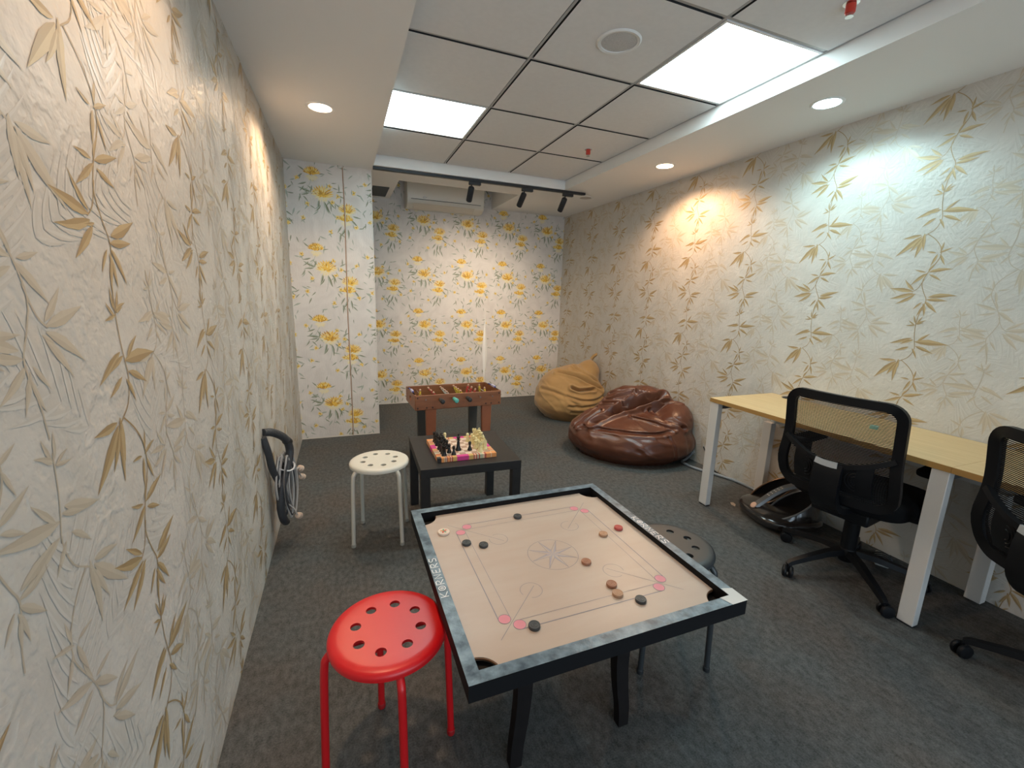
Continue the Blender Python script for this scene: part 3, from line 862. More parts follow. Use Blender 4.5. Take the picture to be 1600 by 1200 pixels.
for i, a in enumerate((0.4, 1.5, 2.6, 4.2, 5.3)):
    for q in (0,):
        c0 = (0.007 * math.cos(a), 0.007 * math.sin(a))
        pts = [(c0[0] + 0.0062 * math.cos(t_) * math.cos(a) - 0.003 * math.sin(t_) * math.sin(a), c0[1] + 0.0062 * math.cos(t_) * math.sin(a) + 0.003 * math.sin(t_) * math.cos(a), 0.0093) for t_ in [2 * PI * j / 12 for j in range(12)]]
        m.add(pts, [tuple(range(12))], i % 3)
m.build('mark', [mat('emblem_red', (0.6, 0.06, 0.04), 0.4), mat('emblem_green', (0.1, 0.35, 0.2), 0.4), mat('emblem_orange', (0.7, 0.3, 0.06), 0.4)], stk, smooth=0)

# ------------------------------------------------------------------ black chess table
M_BB = mat('black_brown_laminate', (0.017, 0.015, 0.014), 0.42, var=0.15, var_scale=30)
ct = empty('coffee_table', (0.632, 2.397, 0), -0.035, 'square black low table with thick legs holding the chess set', 'table')
MB().box(-0.28, 0.28, -0.28, 0.28, 0.40, 0.45).build('tabletop', M_BB, ct, bevel=0.002)
for sx in (-1, 1):
    for sy in (-1, 1):
        x0, x1 = sorted((sx * 0.279, sx * 0.229)); y0, y1 = sorted((sy * 0.279, sy * 0.229))
        MB().box(x0, x1, y0, y1, 0, 0.40).build('leg', M_BB, ct, bevel=0.0015)

# chess board
bz = 0.45
bd = empty('chess_board', (0.615, 2.363, bz), 0.0, 'chess board box with pink and orange patterned border on the black table', 'chess board')
M_ORG = mat('orange_cloth', (0.72, 0.30, 0.10), 0.7); M_MAG = mat('magenta_cloth', (0.62, 0.05, 0.25), 0.7); M_BGE = mat('beige_cloth', (0.72, 0.50, 0.33), 0.7)
M_SGN = mat('sage_cloth', (0.45, 0.47, 0.33), 0.7); M_CRD = mat('red_cloth', (0.45, 0.07, 0.05), 0.7); M_OCH = mat('ochre_cloth', (0.62, 0.40, 0.13), 0.7); M_DKC = mat('dark_corner', (0.02, 0.018, 0.018), 0.5)
segs = [(0.0, 0.06, 6), (0.06, 0.11, 0), (0.11, 0.125, 3), (0.125, 0.135, 4), (0.135, 0.15, 3), (0.15, 0.165, 4), (0.165, 0.20, 0), (0.20, 0.215, 4), (0.215, 0.23, 2), (0.23, 0.25, 4), (0.25, 0.32, 5), (0.32, 0.52, 1), (0.52, 0.60, 5), (0.60, 0.62, 4), (0.62, 0.64, 2), (0.64, 0.66, 4), (0.66, 0.69, 3), (0.69, 0.71, 4), (0.71, 0.76, 3), (0.76, 0.79, 2), (0.79, 0.82, 4), (0.82, 0.90, 0), (0.90, 1.0, 2)]
m = MB(); S = 0.168; wB = 0.028
for k in range(4):
    A = Matrix.Rotation(PI / 2 * k, 4, 'Z')
    for a, b_, mi in segs:
        x0 = -S + 2 * S * a; x1 = -S + (2 * S) * b_
        x1 = min(x1, S - wB) if b_ < 1 else S - wB
        if x0 >= S - wB: continue
        lo = [A @ Vector((x0, -S, 0.001)), A @ Vector((x1, -S, 0.001)), A @ Vector((x1, -S + wB, 0.001)), A @ Vector((x0, -S + wB, 0.001))]
        up = [p + Vector((0, 0, 0.024)) for p in lo]
        m.hexa(lo, up, mi if not (k % 2 and mi == 6) else 0)
m.build('border', [M_ORG, M_MAG, M_BGE, M_SGN, M_CRD, M_OCH, M_DKC], bd, smooth=0)
m = MB(); q = S - wB; cs = 2 * q / 8
m.box(-q, q, -q, q, 0.0, 0.0225, 2)
for i in range(8):
    for j in range(8):
        m.add([(-q + i * cs, -q + j * cs, 0.0229), (-q + (i + 1) * cs, -q + j * cs, 0.0229), (-q + (i + 1) * cs, -q + (j + 1) * cs, 0.0229), (-q + i * cs, -q + (j + 1) * cs, 0.0229)], [(0, 1, 2, 3)], (i + j) % 2)
m.build('squares', [mat('cream_square', (0.72, 0.58, 0.47), 0.5), mat('brown_square', (0.42, 0.26, 0.18), 0.5), M_DKC], bd, smooth=0)

M_PB = mat('black_chessmen', (0.010, 0.010, 0.010), 0.3); M_PW = mat('ivory_chessmen', (0.76, 0.67, 0.36), 0.35)
def piece_mesh(kind):
    m = MB(); s = 1.0
    base = lambda r: [(0.001, 0), (r, 0), (r, 0.005), (r * 0.85, 0.008), (r * 0.8, 0.010)]
    if kind == 'pawn':
        m.lathe(base(0.0115) + [(0.006, 0.018), (0.0045, 0.026), (0.008, 0.028), (0.005, 0.030), (0.0075, 0.034), (0.0078, 0.038), (0.006, 0.043), (0.002, 0.0455), (0.0004, 0.046)], 20)
    elif kind == 'rook':
        m.lathe(base(0.013) + [(0.009, 0.018), (0.008, 0.034), (0.011, 0.038), (0.011, 0.048), (0.0075, 0.048), (0.0075, 0.044), (0.0005, 0.044)], 20)
        for i in range(5):
            a = 2 * PI * i / 5; c_ = 0.0092
            m.box(c_ * math.cos(a) - .0022, c_ * math.cos(a) + .0022, c_ * math.sin(a) - .0022, c_ * math.sin(a) + .0022, 0.0475, 0.0515)
    elif kind == 'bishop':
        m.lathe(base(0.013) + [(0.007, 0.020), (0.005, 0.036), (0.0095, 0.039), (0.0055, 0.042), (0.0085, 0.049), (0.007, 0.056), (0.003, 0.061), (0.0025, 0.064), (0.0003, 0.066)], 20)
    elif kind == 'queen':
        m.lathe(base(0.0145) + [(0.008, 0.022), (0.0055, 0.044), (0.0105, 0.047), (0.006, 0.050), (0.0085, 0.060), (0.0105, 0.066), (0.007, 0.065), (0.004, 0.068), (0.0035, 0.071), (0.0004, 0.073)], 20)
    elif kind == 'king':
        m.lathe(base(0.015) + [(0.0085, 0.022), (0.006, 0.048), (0.011, 0.051), (0.006, 0.054), (0.0085, 0.064), (0.0095, 0.069), (0.005, 0.071), (0.0004, 0.073)], 20)
        m.box(-.0018, .0018, -.0018, .0018, 0.072, 0.084); m.box(-.005, .005, -.0018, .0018, 0.076, 0.080)
    else:  # knight
        m.lathe(base(0.013) + [(0.0095, 0.014), (0.009, 0.018)], 20)
        prof = [(-0.008, 0.016), (0.008, 0.016), (0.0075, 0.028), (0.004, 0.034), (0.012, 0.033), (0.0145, 0.037), (0.009, 0.048), (0.003, 0.053), (0.001, 0.058), (-0.002, 0.052), (-0.008, 0.044), (-0.0095, 0.030)]
        n = len(prof)
        m.add([(x, -0.0045, z) for x, z in prof] + [(x, 0.0045, z) for x, z in prof], [tuple(range(n)), tuple(reversed(range(n, 2 * n)))] + [(i, n + i, n + (i + 1) % n, (i + 1) % n) for i in range(n)])
    return m
PM = {}
def chessman(kind, white, x, y, label, group, rz=0.0):
    key = (kind, white)
    if key not in PM:
        ob = piece_mesh(kind).build('chess_' + kind, M_PW if white else M_PB, None, smooth=50)
        PM[key] = ob.data; ob.data.transform(Matrix.Scale(1.18, 4))
    else:
        ob = bpy.data.objects.new('chess_' + kind, PM[key]); COL.objects.link(ob)
    ob.location = (x, y, bz + 0.0230); ob.rotation_euler.z = rz
    tag(ob, label, 'chess piece', group)
GB, GW = 'black chessmen along the left of the board', 'ivory chessmen along the right of the board'
order = ['rook', 'knight', 'bishop', 'queen', 'king', 'bishop', 'knight', 'rook']
y0b = 2.363 - q + cs / 2
for j, kd in enumerate(order):
    yy = y0b + j * cs
    side = {'rook': ('at the near corner', 'at the far corner'), 'knight': ('second from the near edge', 'second from the far edge'), 'bishop': ('third from the near edge', 'third from the far edge')}
    wh = side[kd][0 if j < 4 else 1] if kd in side else 'in the middle of the row'
    jx, jy = random.uniform(-.003, .003), random.uniform(-.003, .003)
    if kd != 'king' or True:
        if kd == 'king':
            chessman(kd, False, 0.587, 2.300, 'tall black chess king standing alone in the middle of the board', 'black chessmen moved out onto the board')
        else:
            chessman(kd, False, 0.615 - q + cs / 2 + jx, yy + jy, f'black chess {kd} in the left edge row, {wh}', GB)
    if not (kd == 'rook' and j == 0):
        chessman(kd, True, 0.615 + q - cs / 2 + jx, yy + jy, f'ivory chess {kd} in the right edge row, {wh}', GW, PI)
    else:
        chessman(kd, True, 0.615 + q - cs * 1.5, yy + cs * 0.2, 'ivory chess rook standing a square in from the near right corner', GW, PI)
for j in range(8):
    yy = y0b + j * cs
    jx, jy = random.uniform(-.004, .004), random.uniform(-.004, .004)
    if j == 2:
        chessman('pawn', False, 0.650, 2.282, 'black chess pawn standing forward towards the ivory pieces', 'black chessmen moved out onto the board')
    elif j == 0:
        chessman('pawn', False, 0.545, 2.235, 'black chess pawn at the near border, in front of the black rook', GB)
    else:
        chessman('pawn', False, 0.615 - q + cs * 1.5 + jx, yy + jy, 'black chess pawn in the second row at the left of the board', GB)
    if j == 6:
        chessman('pawn', True, 0.678, 2.432, 'ivory chess pawn advanced a square ahead of the ivory pawn row', GW)
    elif j == 7:
        chessman('pawn', True, 0.548, 2.478, 'ivory chess pawn standing among the black pieces at the far border', 'ivory pawn behind the black pieces')
    elif j == 1:
        chessman('pawn', True, 0.690, 2.30, 'ivory chess pawn advanced beside the black pawn', GW)
    else:
        chessman('pawn', True, 0.615 + q - cs * 1.5 + jx, yy + jy, 'ivory chess pawn in the second row at the right of the board', GW)

# ------------------------------------------------------------------ table football
M_FB = mat('reddish_brown_board', (0.235, 0.085, 0.035), 0.4, var=0.15, var_scale=8, stretch=(1, 6, 6))
M_FL = mat('reddish_leg_board', (0.27, 0.085, 0.035), 0.45, var=0.12, var_scale=8)
M_FG = mat('grey_leg_board', (0.085, 0.08, 0.07), 0.5)
ft = empty('football_table', (0.812, 3.36, 0), 0.05, 'small brown table football game standing behind the black table', 'table football')
FW, FD = 0.345, 0.185; z0, z1 = 0.488, 0.602
m = MB(); tk = 0.014
m.box(-FW, FW, -FD, -FD + tk, z0, z1, 0); m.box(-FW, FW, FD - tk, FD, z0, z1, 0)
m.build('side_panel', M_FB, ft, bevel=0.004)
for s in (-1, 1):
    m = MB(); x0, x1 = sorted((s * FW, s * (FW - tk)))
    yy0, yy1 = -FD + tk, FD - tk
    # end panel with an oval ball hole
    hole = [(0.032 * math.cos(2 * PI * i / 16), 0.545 + 0.022 * math.sin(2 * PI * i / 16)) for i in range(16)]
    outer = []
    for i in range(16):
        a = 2 * PI * i / 16
        cx, cy = math.cos(a), math.sin(a)
        kx = (yy1 / abs(cx)) if abs(cx) > 1e-6 else 1e9
        ky = (((z1 - 0.545) if cy > 0 else (0.545 - z0)) / abs(cy)) if abs(cy) > 1e-6 else 1e9
        k = min(kx, ky); outer.append((cx * k, 0.545 + cy * k))
    # square off the corners
    vs = [(x0, a, b_) for a, b_ in outer] + [(x0, a, b_) for a, b_ in hole] + [(x1, a, b_) for a, b_ in outer] + [(x1, a, b_) for a, b_ in hole]
    fs = []
    for i in range(16):
        j = (i + 1) % 16
        fs += [(i, j, 16 + j, 16 + i), (32 + i, 48 + i, 48 + j, 32 + j), (16 + i, 16 + j, 48 + j, 48 + i), (i, 32 + i, 32 + j, j)]
    m.add(vs, fs)
    for sy in (-1, 1):
        for (za, zb) in ((z0, z0 + 0.03), (z1 - 0.03, z1)):
            ya, yb_ = sorted((sy * yy1, sy * (yy1 - 0.10)))
            m.box(x0 + 0.0005, x1 - 0.0005, ya, yb_, za, zb)
    m.build('end_panel', M_FB, ft, smooth=0)
MB().box(-FW + tk, FW - tk, -FD + tk, FD - tk, z0 + 0.004, z0 + 0.022).build('pitch', mat('green_pitch', (0.03, 0.10, 0.045), 0.6), ft, smooth=0)
for s in (-1, 1):
    sc = MB().tube([(s * (FW - tk / 2), -0.075, z1 + 0.007), (s * (FW - tk / 2), 0.075, z1 + 0.007)], 0.005, 10).build('score_rail', mat('blue_plastic', (0.06, 0.07, 0.35), 0.4), ft)
    m = MB()
    for i in range(6):
        m.box(s * (FW - tk / 2) - 0.008, s * (FW - tk / 2) + 0.008, -0.06 + i * 0.012, -0.052 + i * 0.012, z1, z1 + 0.015)
    m.build('score_bead', mat('pale_lilac_plastic', (0.55, 0.52, 0.65), 0.4), sc)
m = MB()
for x in (-FW + 0.018, -FW + 0.085, -FW + 0.13, FW - 0.018, FW - 0.085, FW - 0.13):
    for z in ((z0 + 0.018, z1 - 0.018) if abs(x) > FW - 0.03 else (z0 + 0.018,)):
        MB().lathe([(0.006, 0), (0.0065, 0.002), (0.004, 0.0035)], 14, (x, -FD, z), 0, (0, -1, 0)).build('screw_cap', mat('dark_screw_cap', (0.05, 0.02, 0.012), 0.5), ft)
team = [mat('yellow_player', (0.72, 0.52, 0.06), 0.4), mat('red_player', (0.50, 0.05, 0.05), 0.4), mat('white_player', (0.70, 0.68, 0.66), 0.4)]
M_HEAD = mat('player_skin', (0.55, 0.33, 0.22), 0.5)
M_GRIP = mat('black_grip', (0.02, 0.02, 0.02), 0.5)
zr = z1 - 0.030
# rod x, team, men, handle side (-1 = front), handle pulled out, grip material
rods = [(-0.27, 0, 1, 0), (-0.165, 1, 3, 1), (-0.06, 2, 4, 2), (0.045, 0, 4, 1), (0.15, 1, 3, 0), (0.25, 0, 2, 0)]
for i, (x, tm, nm, grip) in enumerate(rods):
    front = -FD - (0.055 if grip == 0 else 0.105)
    back = FD + 0.02
    if i == 0: front = -FD - 0.02
    rd = MB().tube([(x, front, zr), (x, back, zr)], 0.0045, 10).build('rod', M_CHR, ft)
    if grip:
        gm = M_GRIP if grip == 1 else mat('teal_grip', (0.10, 0.42, 0.36), 0.4)
        MB().lathe([(0.009, 0), (0.014, 0.004), (0.015, 0.02), (0.017, 0.05), (0.018, 0.070), (0.014, 0.082), (0.001, 0.085)], 18, (x, -FD - 0.04, zr), 0, (0, -1, 0)).build('handle', gm, rd)
    tilt = random.uniform(-0.7, 0.7)
    for k in range(nm):
        y = (k - (nm - 1) / 2) * (0.26 / max(nm, 2))
        m = MB()
        m.box(-0.006, 0.006, -0.010, 0.010, -0.012, 0.022, 0)
        m.hexa([(-0.004, -0.006, -0.045), (0.006, -0.006, -0.045), (0.006, 0.006, -0.045), (-0.004, 0.006, -0.045)], [(-0.006, -0.009, -0.012), (0.006, -0.009, -0.012), (0.006, 0.009, -0.012), (-0.006, 0.009, -0.012)], 0)
        m.lathe([(0.003, 0.021), (0.0075, 0.026), (0.0085, 0.032), (0.006, 0.039), (0.001, 0.041)], 12, (0, 0, 0), 1)
        m.xform(Matrix.Translation((x, y, zr)) @ Matrix.Rotation(tilt, 4, 'Y'))
        m.build('player', [team[tm], M_HEAD], rd, smooth=40)
for sx in (-1, 1):
    for sy in (-1, 1):
        xo, xi = sx * 0.265, sx * 0.185
        tw = 0.018
        yt = sy * (FD - 0.022)
        bo_ = 0.012 * sx
        lo = [(min(xo, xi) + 0.012 + bo_ * 0, yt - tw, 0.0), (max(xo, xi) - 0.012, yt - tw, 0.0), (max(xo, xi) - 0.012, yt + tw, 0.0), (min(xo, xi) + 0.012, yt + tw, 0.0)]
        up = [(min(xo, xi), yt - tw, z0 + 0.003), (max(xo, xi), yt - tw, z0 + 0.003), (max(xo, xi), yt + tw, z0 + 0.003), (min(xo, xi), yt + tw, z0 + 0.003)]
        MB().hexa(lo, up).build('leg', M_FL if sy < 0 else M_FG, ft, bevel=0.002)

# ------------------------------------------------------------------ bean bags
def bean_bag(name, center, ang, lobes, mtl, label, sharp, wr, nu=300, nv=190, xmax=XR - 0.006, c0=(0, 0, 0.22), seed=0, creases=()):
    """star-shaped skin around several overlapping lobes; the valleys between lobes are the folds"""
    ca, sa = math.cos(ang), math.sin(ang)
    U = np.linspace(0, 2 * PI, nu, endpoint=False); Vv = np.linspace(0.0, PI, nv)
    uu, vv = np.meshgrid(U, Vv)
    D = np.stack([np.sin(vv) * np.cos(uu), np.sin(vv) * np.sin(uu), np.cos(vv)], -1).reshape(-1, 3)
    c = np.array(c0); acc = []
    for (lc, lr, rot) in lobes:
        Rm = np.array(Matrix.Rotation(rot[1], 3, rot[0])) if rot else np.eye(3)
        o = (c - np.array(lc)) @ Rm / np.array(lr); d = (D @ Rm) / np.array(lr)
        A = (d * d).sum(1); B = 2 * (d * o).sum(1); C = (o * o).sum() - 1
        disc = B * B - 4 * A * C
        t = np.where(disc > 0, (-B + np.sqrt(np.maximum(disc, 0))) / (2 * A), 0.0)
        acc.append(np.maximum(t, 0.0))
    T = np.array(acc)
    r = np.log(np.exp(sharp * T).sum(0)) / sharp
    P = c + D * r[:, None]
    P0 = P.copy()
    for (line, w, depth) in creases:
        Q = []
        for pt in line:      # lay the fold line onto the skin
            d0 = np.array(pt) - c; d0 = d0 / np.linalg.norm(d0)
            Q.append(P0[np.argmax(D @ d0)])
        L = np.array([tuple(v_) for v_ in smooth_path([tuple(q_) for q_ in Q], 5)])
        dist = np.full(len(P), 9.0)
        for a, b_ in zip(L[:-1], L[1:]):
            ab = b_ - a; s = np.clip(((P - a) @ ab) / (ab @ ab), 0, 1)
            dist = np.minimum(dist, np.linalg.norm(P - (a + s[:, None] * ab), axis=1))
        dz = -depth * np.exp(-(dist / w) ** 2) + depth * 0.45 * np.exp(-((dist - 2.1 * w) / (w * 1.1)) ** 2)
        P = P + D * dz[:, None]
    disp = np.zeros(len(P))
    for i, p in enumerate(P):
        q = Vector((p[0] * 3.2 + seed, p[1] * 3.2, p[2] * 9.0))
        n1 = noise.noise(q); n2 = noise.noise(Vector((p[0] * 9 + 7 + seed, p[1] * 9, p[2] * 22)))
        rid = 1 - abs(noise.noise(Vector((p[0] * 4 + 3, p[1] * 4 + seed, p[2] * 7 + p[0] * 3)))) * 2
        disp[i] = wr * (0.5 * n1 + 0.25 * n2 + 0.5 * max(0, rid - 0.55) * (1 if p[2] > 0.1 else 0.3))
    P = P + D * disp[:, None]
    W = np.stack([P[:, 0] * ca - P[:, 1] * sa, P[:, 0] * sa + P[:, 1] * ca, P[:, 2]], -1)
    W[:, 2] = np.where(W[:, 2] < 0.012, np.maximum(0.0, 0.0), W[:, 2])
    over = W[:, 0] + center[0] - xmax
    W[:, 0] = np.where(over > 0, xmax - center[0], W[:, 0])
    idx = np.arange(nu * nv).reshape(nv, nu)
    f = np.stack([idx[:-1], idx[1:], np.roll(idx[1:], -1, 1), np.roll(idx[:-1], -1, 1)], -1).reshape(-1, 4)
    m = MB(); m.v = [tuple(p) for p in W.tolist()]; m.f = [tuple(q) for q in f.tolist()]; m.m = [0] * len(m.f)
    t = empty(name, (center[0], center[1], 0), 0, label, 'bean bag', 'bean bags by the right wall')
    m.build('cover', mtl, t, smooth=180)
    return t, (ca, sa)
M_TAN = mat('tan_suede', (0.42, 0.245, 0.095), 0.75, var=0.12, var_scale=6, bump=0.12, bump_scale=220, spec=0.25, sheen=0.25)
M_LEA = mat('brown_leather', (0.105, 0.034, 0.017), 0.30, var=0.15, var_scale=7, bump=0.10, bump_scale=160, spec=0.55)
# local axes: x to the right and y away as seen from the middle of the room
angT = math.atan2(-0.49, 0.87)
lobT = [((0, 0, 0.19), (0.385, 0.39, 0.26), None),
        ((-0.06, 0.02, 0.31), (0.295, 0.33, 0.245), ('Y', R_(-10))),
        ((0.20, 0.03, 0.27), (0.20, 0.28, 0.20), None),
        ((0.10, 0.06, 0.40), (0.22, 0.24, 0.19), ('Y', R_(14))),
        ((0.20, 0.12, 0.47), (0.135, 0.15, 0.175), ('Y', R_(22)))]
crT = [([(-0.14, -0.14, 0.56), (-0.02, -0.16, 0.52), (0.10, -0.15, 0.46), (0.22, -0.14, 0.40), (0.34, -0.08, 0.34)], 0.016, 0.05),
       ([(0.05, -0.02, 0.62), (0.09, -0.08, 0.54), (0.18, -0.10, 0.47), (0.30, -0.06, 0.42)], 0.012, 0.03),
       ([(0.04, -0.28, 0.38), (0.12, -0.28, 0.36), (0.20, -0.25, 0.365), (0.27, -0.20, 0.36)], 0.014, 0.05),
       ([(0.0, -0.34, 0.30), (0.14, -0.34, 0.26), (0.30, -0.26, 0.25), (0.40, -0.1, 0.27)], 0.013, 0.018),
       ([(0.02, -0.38, 0.20), (0.20, -0.34, 0.19), (0.38, -0.16, 0.20)], 0.012, 0.015),
       ([(0.06, -0.38, 0.13), (0.22, -0.34, 0.12), (0.38, -0.18, 0.13)], 0.012, 0.012),
       ([(-0.30, -0.18, 0.34), (-0.16, -0.28, 0.33), (0.0, -0.33, 0.28), (0.12, -0.36, 0.2)], 0.016, 0.014)]
bt, (ca, sa) = bean_bag('bean_bag', (2.41, 4.33), angT, lobT, M_TAN, 'tan suede bean bag with a handle loop in the far right corner', 45, 0.022, seed=2, creases=crT)
lp = [(0.24, 0.12, 0.66), (0.27, 0.11, 0.70), (0.30, 0.10, 0.72), (0.305, 0.115, 0.71), (0.28, 0.14, 0.68), (0.26, 0.15, 0.64)]
lw = [(x * ca - y * sa, x * sa + y * ca, z) for x, y, z in lp]
MB().sweep(smooth_path(lw, 5), [(-0.012, -0.003), (0.012, -0.003), (0.012, 0.003), (-0.012, 0.003)], False).build('handle_loop', M_TAN, bt)
angL = math.atan2(-0.61, 0.79)
lobL = [((0.0, 0.0, 0.150), (0.545, 0.43, 0.215), None),
        ((0.0, -0.02, 0.17), (0.50, 0.40, 0.20), ('Y', R_(-3))),
        ((0.05, -0.06, 0.24), (0.40, 0.33, 0.11), ('X', R_(8))),
        ((-0.02, 0.13, 0.36), (0.24, 0.16, 0.215), ('Y', R_(-24))),
        ((0.14, 0.19, 0.38), (0.25, 0.17, 0.20), ('Y', R_(4))),
        ((0.36, 0.06, 0.28), (0.16, 0.25, 0.20), ('Y', R_(16))),
        ((-0.30, -0.02, 0.25), (0.20, 0.22, 0.105), ('Y', R_(-24))),
        ((-0.20, 0.03, 0.33), (0.17, 0.15, 0.11), ('Y', R_(-40)))]
crL = [([(-0.30, -0.26, 0.31), (-0.14, -0.12, 0.35), (0.02, -0.02, 0.41), (0.16, 0.04, 0.47), (0.26, 0.10, 0.53)], 0.020, 0.085),
       ([(-0.42, -0.26, 0.27), (-0.22, -0.34, 0.285), (0.02, -0.36, 0.285), (0.22, -0.33, 0.29), (0.34, -0.26, 0.31)], 0.013, 0.022),
       ([(0.02, -0.14, 0.36), (0.14, -0.16, 0.345), (0.28, -0.20, 0.33), (0.36, -0.22, 0.31)], 0.012, 0.035),
       ([(0.20, 0.0, 0.46), (0.22, -0.08, 0.40), (0.30, -0.14, 0.36), (0.42, -0.16, 0.31)], 0.012, 0.040),
       ([(-0.22, 0.0, 0.40), (-0.14, -0.04, 0.44), (-0.06, -0.03, 0.48), (0.0, 0.0, 0.52)], 0.010, 0.035),
       ([(-0.24, 0.06, 0.46), (-0.16, 0.02, 0.48), (-0.08, 0.02, 0.51), (0.0, 0.04, 0.55)], 0.009, 0.028),
       ([(-0.20, 0.10, 0.50), (-0.10, 0.06, 0.54), (0.02, 0.07, 0.58)], 0.009, 0.022),
       ([(0.04, 0.04, 0.55), (0.14, 0.05, 0.54), (0.26, 0.06, 0.50), (0.36, 0.06, 0.45)], 0.012, 0.040),
       ([(0.10, 0.08, 0.59), (0.22, 0.08, 0.55), (0.34, 0.10, 0.50)], 0.010, 0.025),
       ([(-0.48, -0.12, 0.25), (-0.42, -0.06, 0.30), (-0.34, 0.0, 0.35)], 0.009, 0.030),
       ([(-0.46, -0.18, 0.25), (-0.36, -0.10, 0.32), (-0.26, -0.02, 0.37)], 0.009, 0.030),
       ([(-0.42, -0.24, 0.25), (-0.32, -0.16, 0.32), (-0.22, -0.08, 0.36)], 0.009, 0.028),
       ([(-0.36, -0.26, 0.27), (-0.24, -0.18, 0.32), (-0.14, -0.10, 0.36)], 0.009, 0.022),
       ([(0.30, -0.30, 0.28), (0.33, -0.30, 0.2), (0.36, -0.28, 0.10)], 0.010, 0.010)]
bl, _ = bean_bag('bean_bag', (2.35, 3.07), angL, lobL, M_LEA, 'brown leather bean bag with a crumpled hood against the right wall', 45, 0.034, nu=340, nv=220, c0=(0.02, 0.02, 0.20), seed=11, creases=crL)

# ------------------------------------------------------------------ desks
M_OAK = mat('light_oak_laminate', (0.53, 0.365, 0.175), 0.42, var=0.10, var_scale=5, stretch=(14, 1, 1), color2=(0.60, 0.43, 0.22))
M_OAKE = mat('oak_edge_band', (0.40, 0.22, 0.065), 0.5)
M_LEG = mat('white_desk_metal', (0.62, 0.60, 0.57), 0.4)
DX0, DX1, DZ = 2.215, 2.780, 0.74
def desk_top(y0, y1, label, grommet=True):
    t = empty('desk', ((DX0 + DX1) / 2, (y0 + y1) / 2, 0), 0, label, 'desk', 'oak workstation desks along the right wall')
    w = (DX1 - DX0) / 2; d = (y1 - y0) / 2
    m = MB()
    m.box(-w, w, -d, d, DZ - 0.025, DZ, 0)
    m.f[2:2]  # faces: bottom, top, y0 side, y1 side, x0 side, x1 side
    for i in (2, 3, 4, 5): m.m[i] = 1
    m.build('desktop', [M_OAK, M_OAKE], t, smooth=0)
    MB().box(w - 0.05, w - 0.03, -d + 0.06, d - 0.06, 0.55, DZ - 0.0255).build('cable_tray', M_LEG, t, bevel=0.002)
    if grommet:
        m = MB(); m.lathe([(0.030, 0.0), (0.034, 0.004), (0.026, 0.005), (0.026, 0.001)], 28, (w - 0.045, d - 0.145, DZ)); 
        m.build('grommet', M_BLK, t)
    return t, w, d
def desk_frame(t, w, y, lw=0.05):
    # front leg, back leg and the dark rail that joins them
    MB().box(-w + 0.005, -w + 0.045, y - lw / 2, y + lw / 2, 0.008, DZ - 0.0252).build('leg', M_LEG, t, bevel=0.003)
    MB().box(w - 0.075, w - 0.03, y - lw / 2 - 0.02, y + lw / 2 - 0.02, 0.008, 0.548).build('leg', M_LEG, t, bevel=0.003)
    MB().box(-w + 0.046, w - 0.052, y - 0.02, y + 0.02, DZ - 0.066, DZ - 0.0256).build('rail', mat('dark_rail', (0.10, 0.10, 0.10), 0.5), t, bevel=0.002)
    MB().box(-w + 0.008, -w + 0.042, y - lw / 2 + 0.003, y + lw / 2 - 0.003, 0.0, 0.008).build('foot_pad', M_BLK, t)
d1, w, d = desk_top(0.862, 2.085, 'oak desk with white legs along the right wall, the whole one in view')
desk_frame(d1, w, d - 0.035, 0.062); desk_frame(d1, w, -d + 0.033, 0.06)
d2, w, d = desk_top(-0.36, 0.861, 'oak desk continuing out of view on the right behind the cut-off chair', True)
desk_frame(d2, w, -d + 0.035, 0.06)
# small things on and by the desk
tb = empty('teal_block', (2.515, 1.305, DZ), 0.4, 'small pale teal object lying on the desk, seen through the chair mesh', 'clip')
m = MB(); m.prism(rrect(-0.026, 0.026, -0.017, 0.017, 0.012), 0.0, 0.016); m.build('body', mat('teal_plastic', (0.30, 0.55, 0.48), 0.4), tb, bevel=0.003)  # plain rounded teal block
m = MB(); m.prism([(-0.03, -0.012), (0.005, -0.018), (0.03, -0.004), (0.022, 0.014), (-0.012, 0.010)], 0.0, 0.0015)
sp = m.build('paper_scrap', mat('crumpled_paper', (0.45, 0.36, 0.28), 0.8), None); sp.location = (2.43, 1.985, 0.001); sp.rotation_euler.z = 0.8
tag(sp, 'small scrap of paper lying on the carpet beside the foot massager', 'paper scrap')
# grey hose and black cable along the right wall
mh = MB().tube(smooth_path([(2.74, 2.68, 0.10), (2.70, 2.72, 0.02), (2.64, 2.70, 0.013), (2.63, 2.60, 0.012), (2.66, 2.50, 0.012), (2.70, 2.42, 0.012), (2.755, 2.25, 0.012), (2.765, 2.10, 0.012), (2.765, 1.96, 0.012)], 8), 0.011, 12)
tag(mh.build('hose', mat('grey_blue_hose', (0.20, 0.225, 0.25), 0.45)), 'grey hose lying on the carpet along the right wall behind the desk leg', 'hose')
mh = MB().tube(smooth_path([(2.775, 2.62, 0.16), (2.772, 2.56, 0.09), (2.768, 2.50, 0.035), (2.766, 2.47, 0.006), (2.755, 2.43, 0.006)], 8), 0.005, 8)
tag(mh.build('cable', M_GRIP), 'thin black cable running down the right wall behind the grey hose', 'cable')

# ------------------------------------------------------------------ foot massager
M_MB = mat('bronze_black_plastic', (0.020, 0.017, 0.016), 0.18, coat=0.6)
M_MR = mat('bronze_trim', (0.30, 0.19, 0.13), 0.22, 0.8)
M_MS = mat('silver_grey_plastic', (0.17, 0.175, 0.18), 0.28, 0.4)
fm = empty('foot_massager', (2.535, 1.735, 0), PI - 0.32, 'glossy black and bronze foot massager under the desk', 'foot massager')
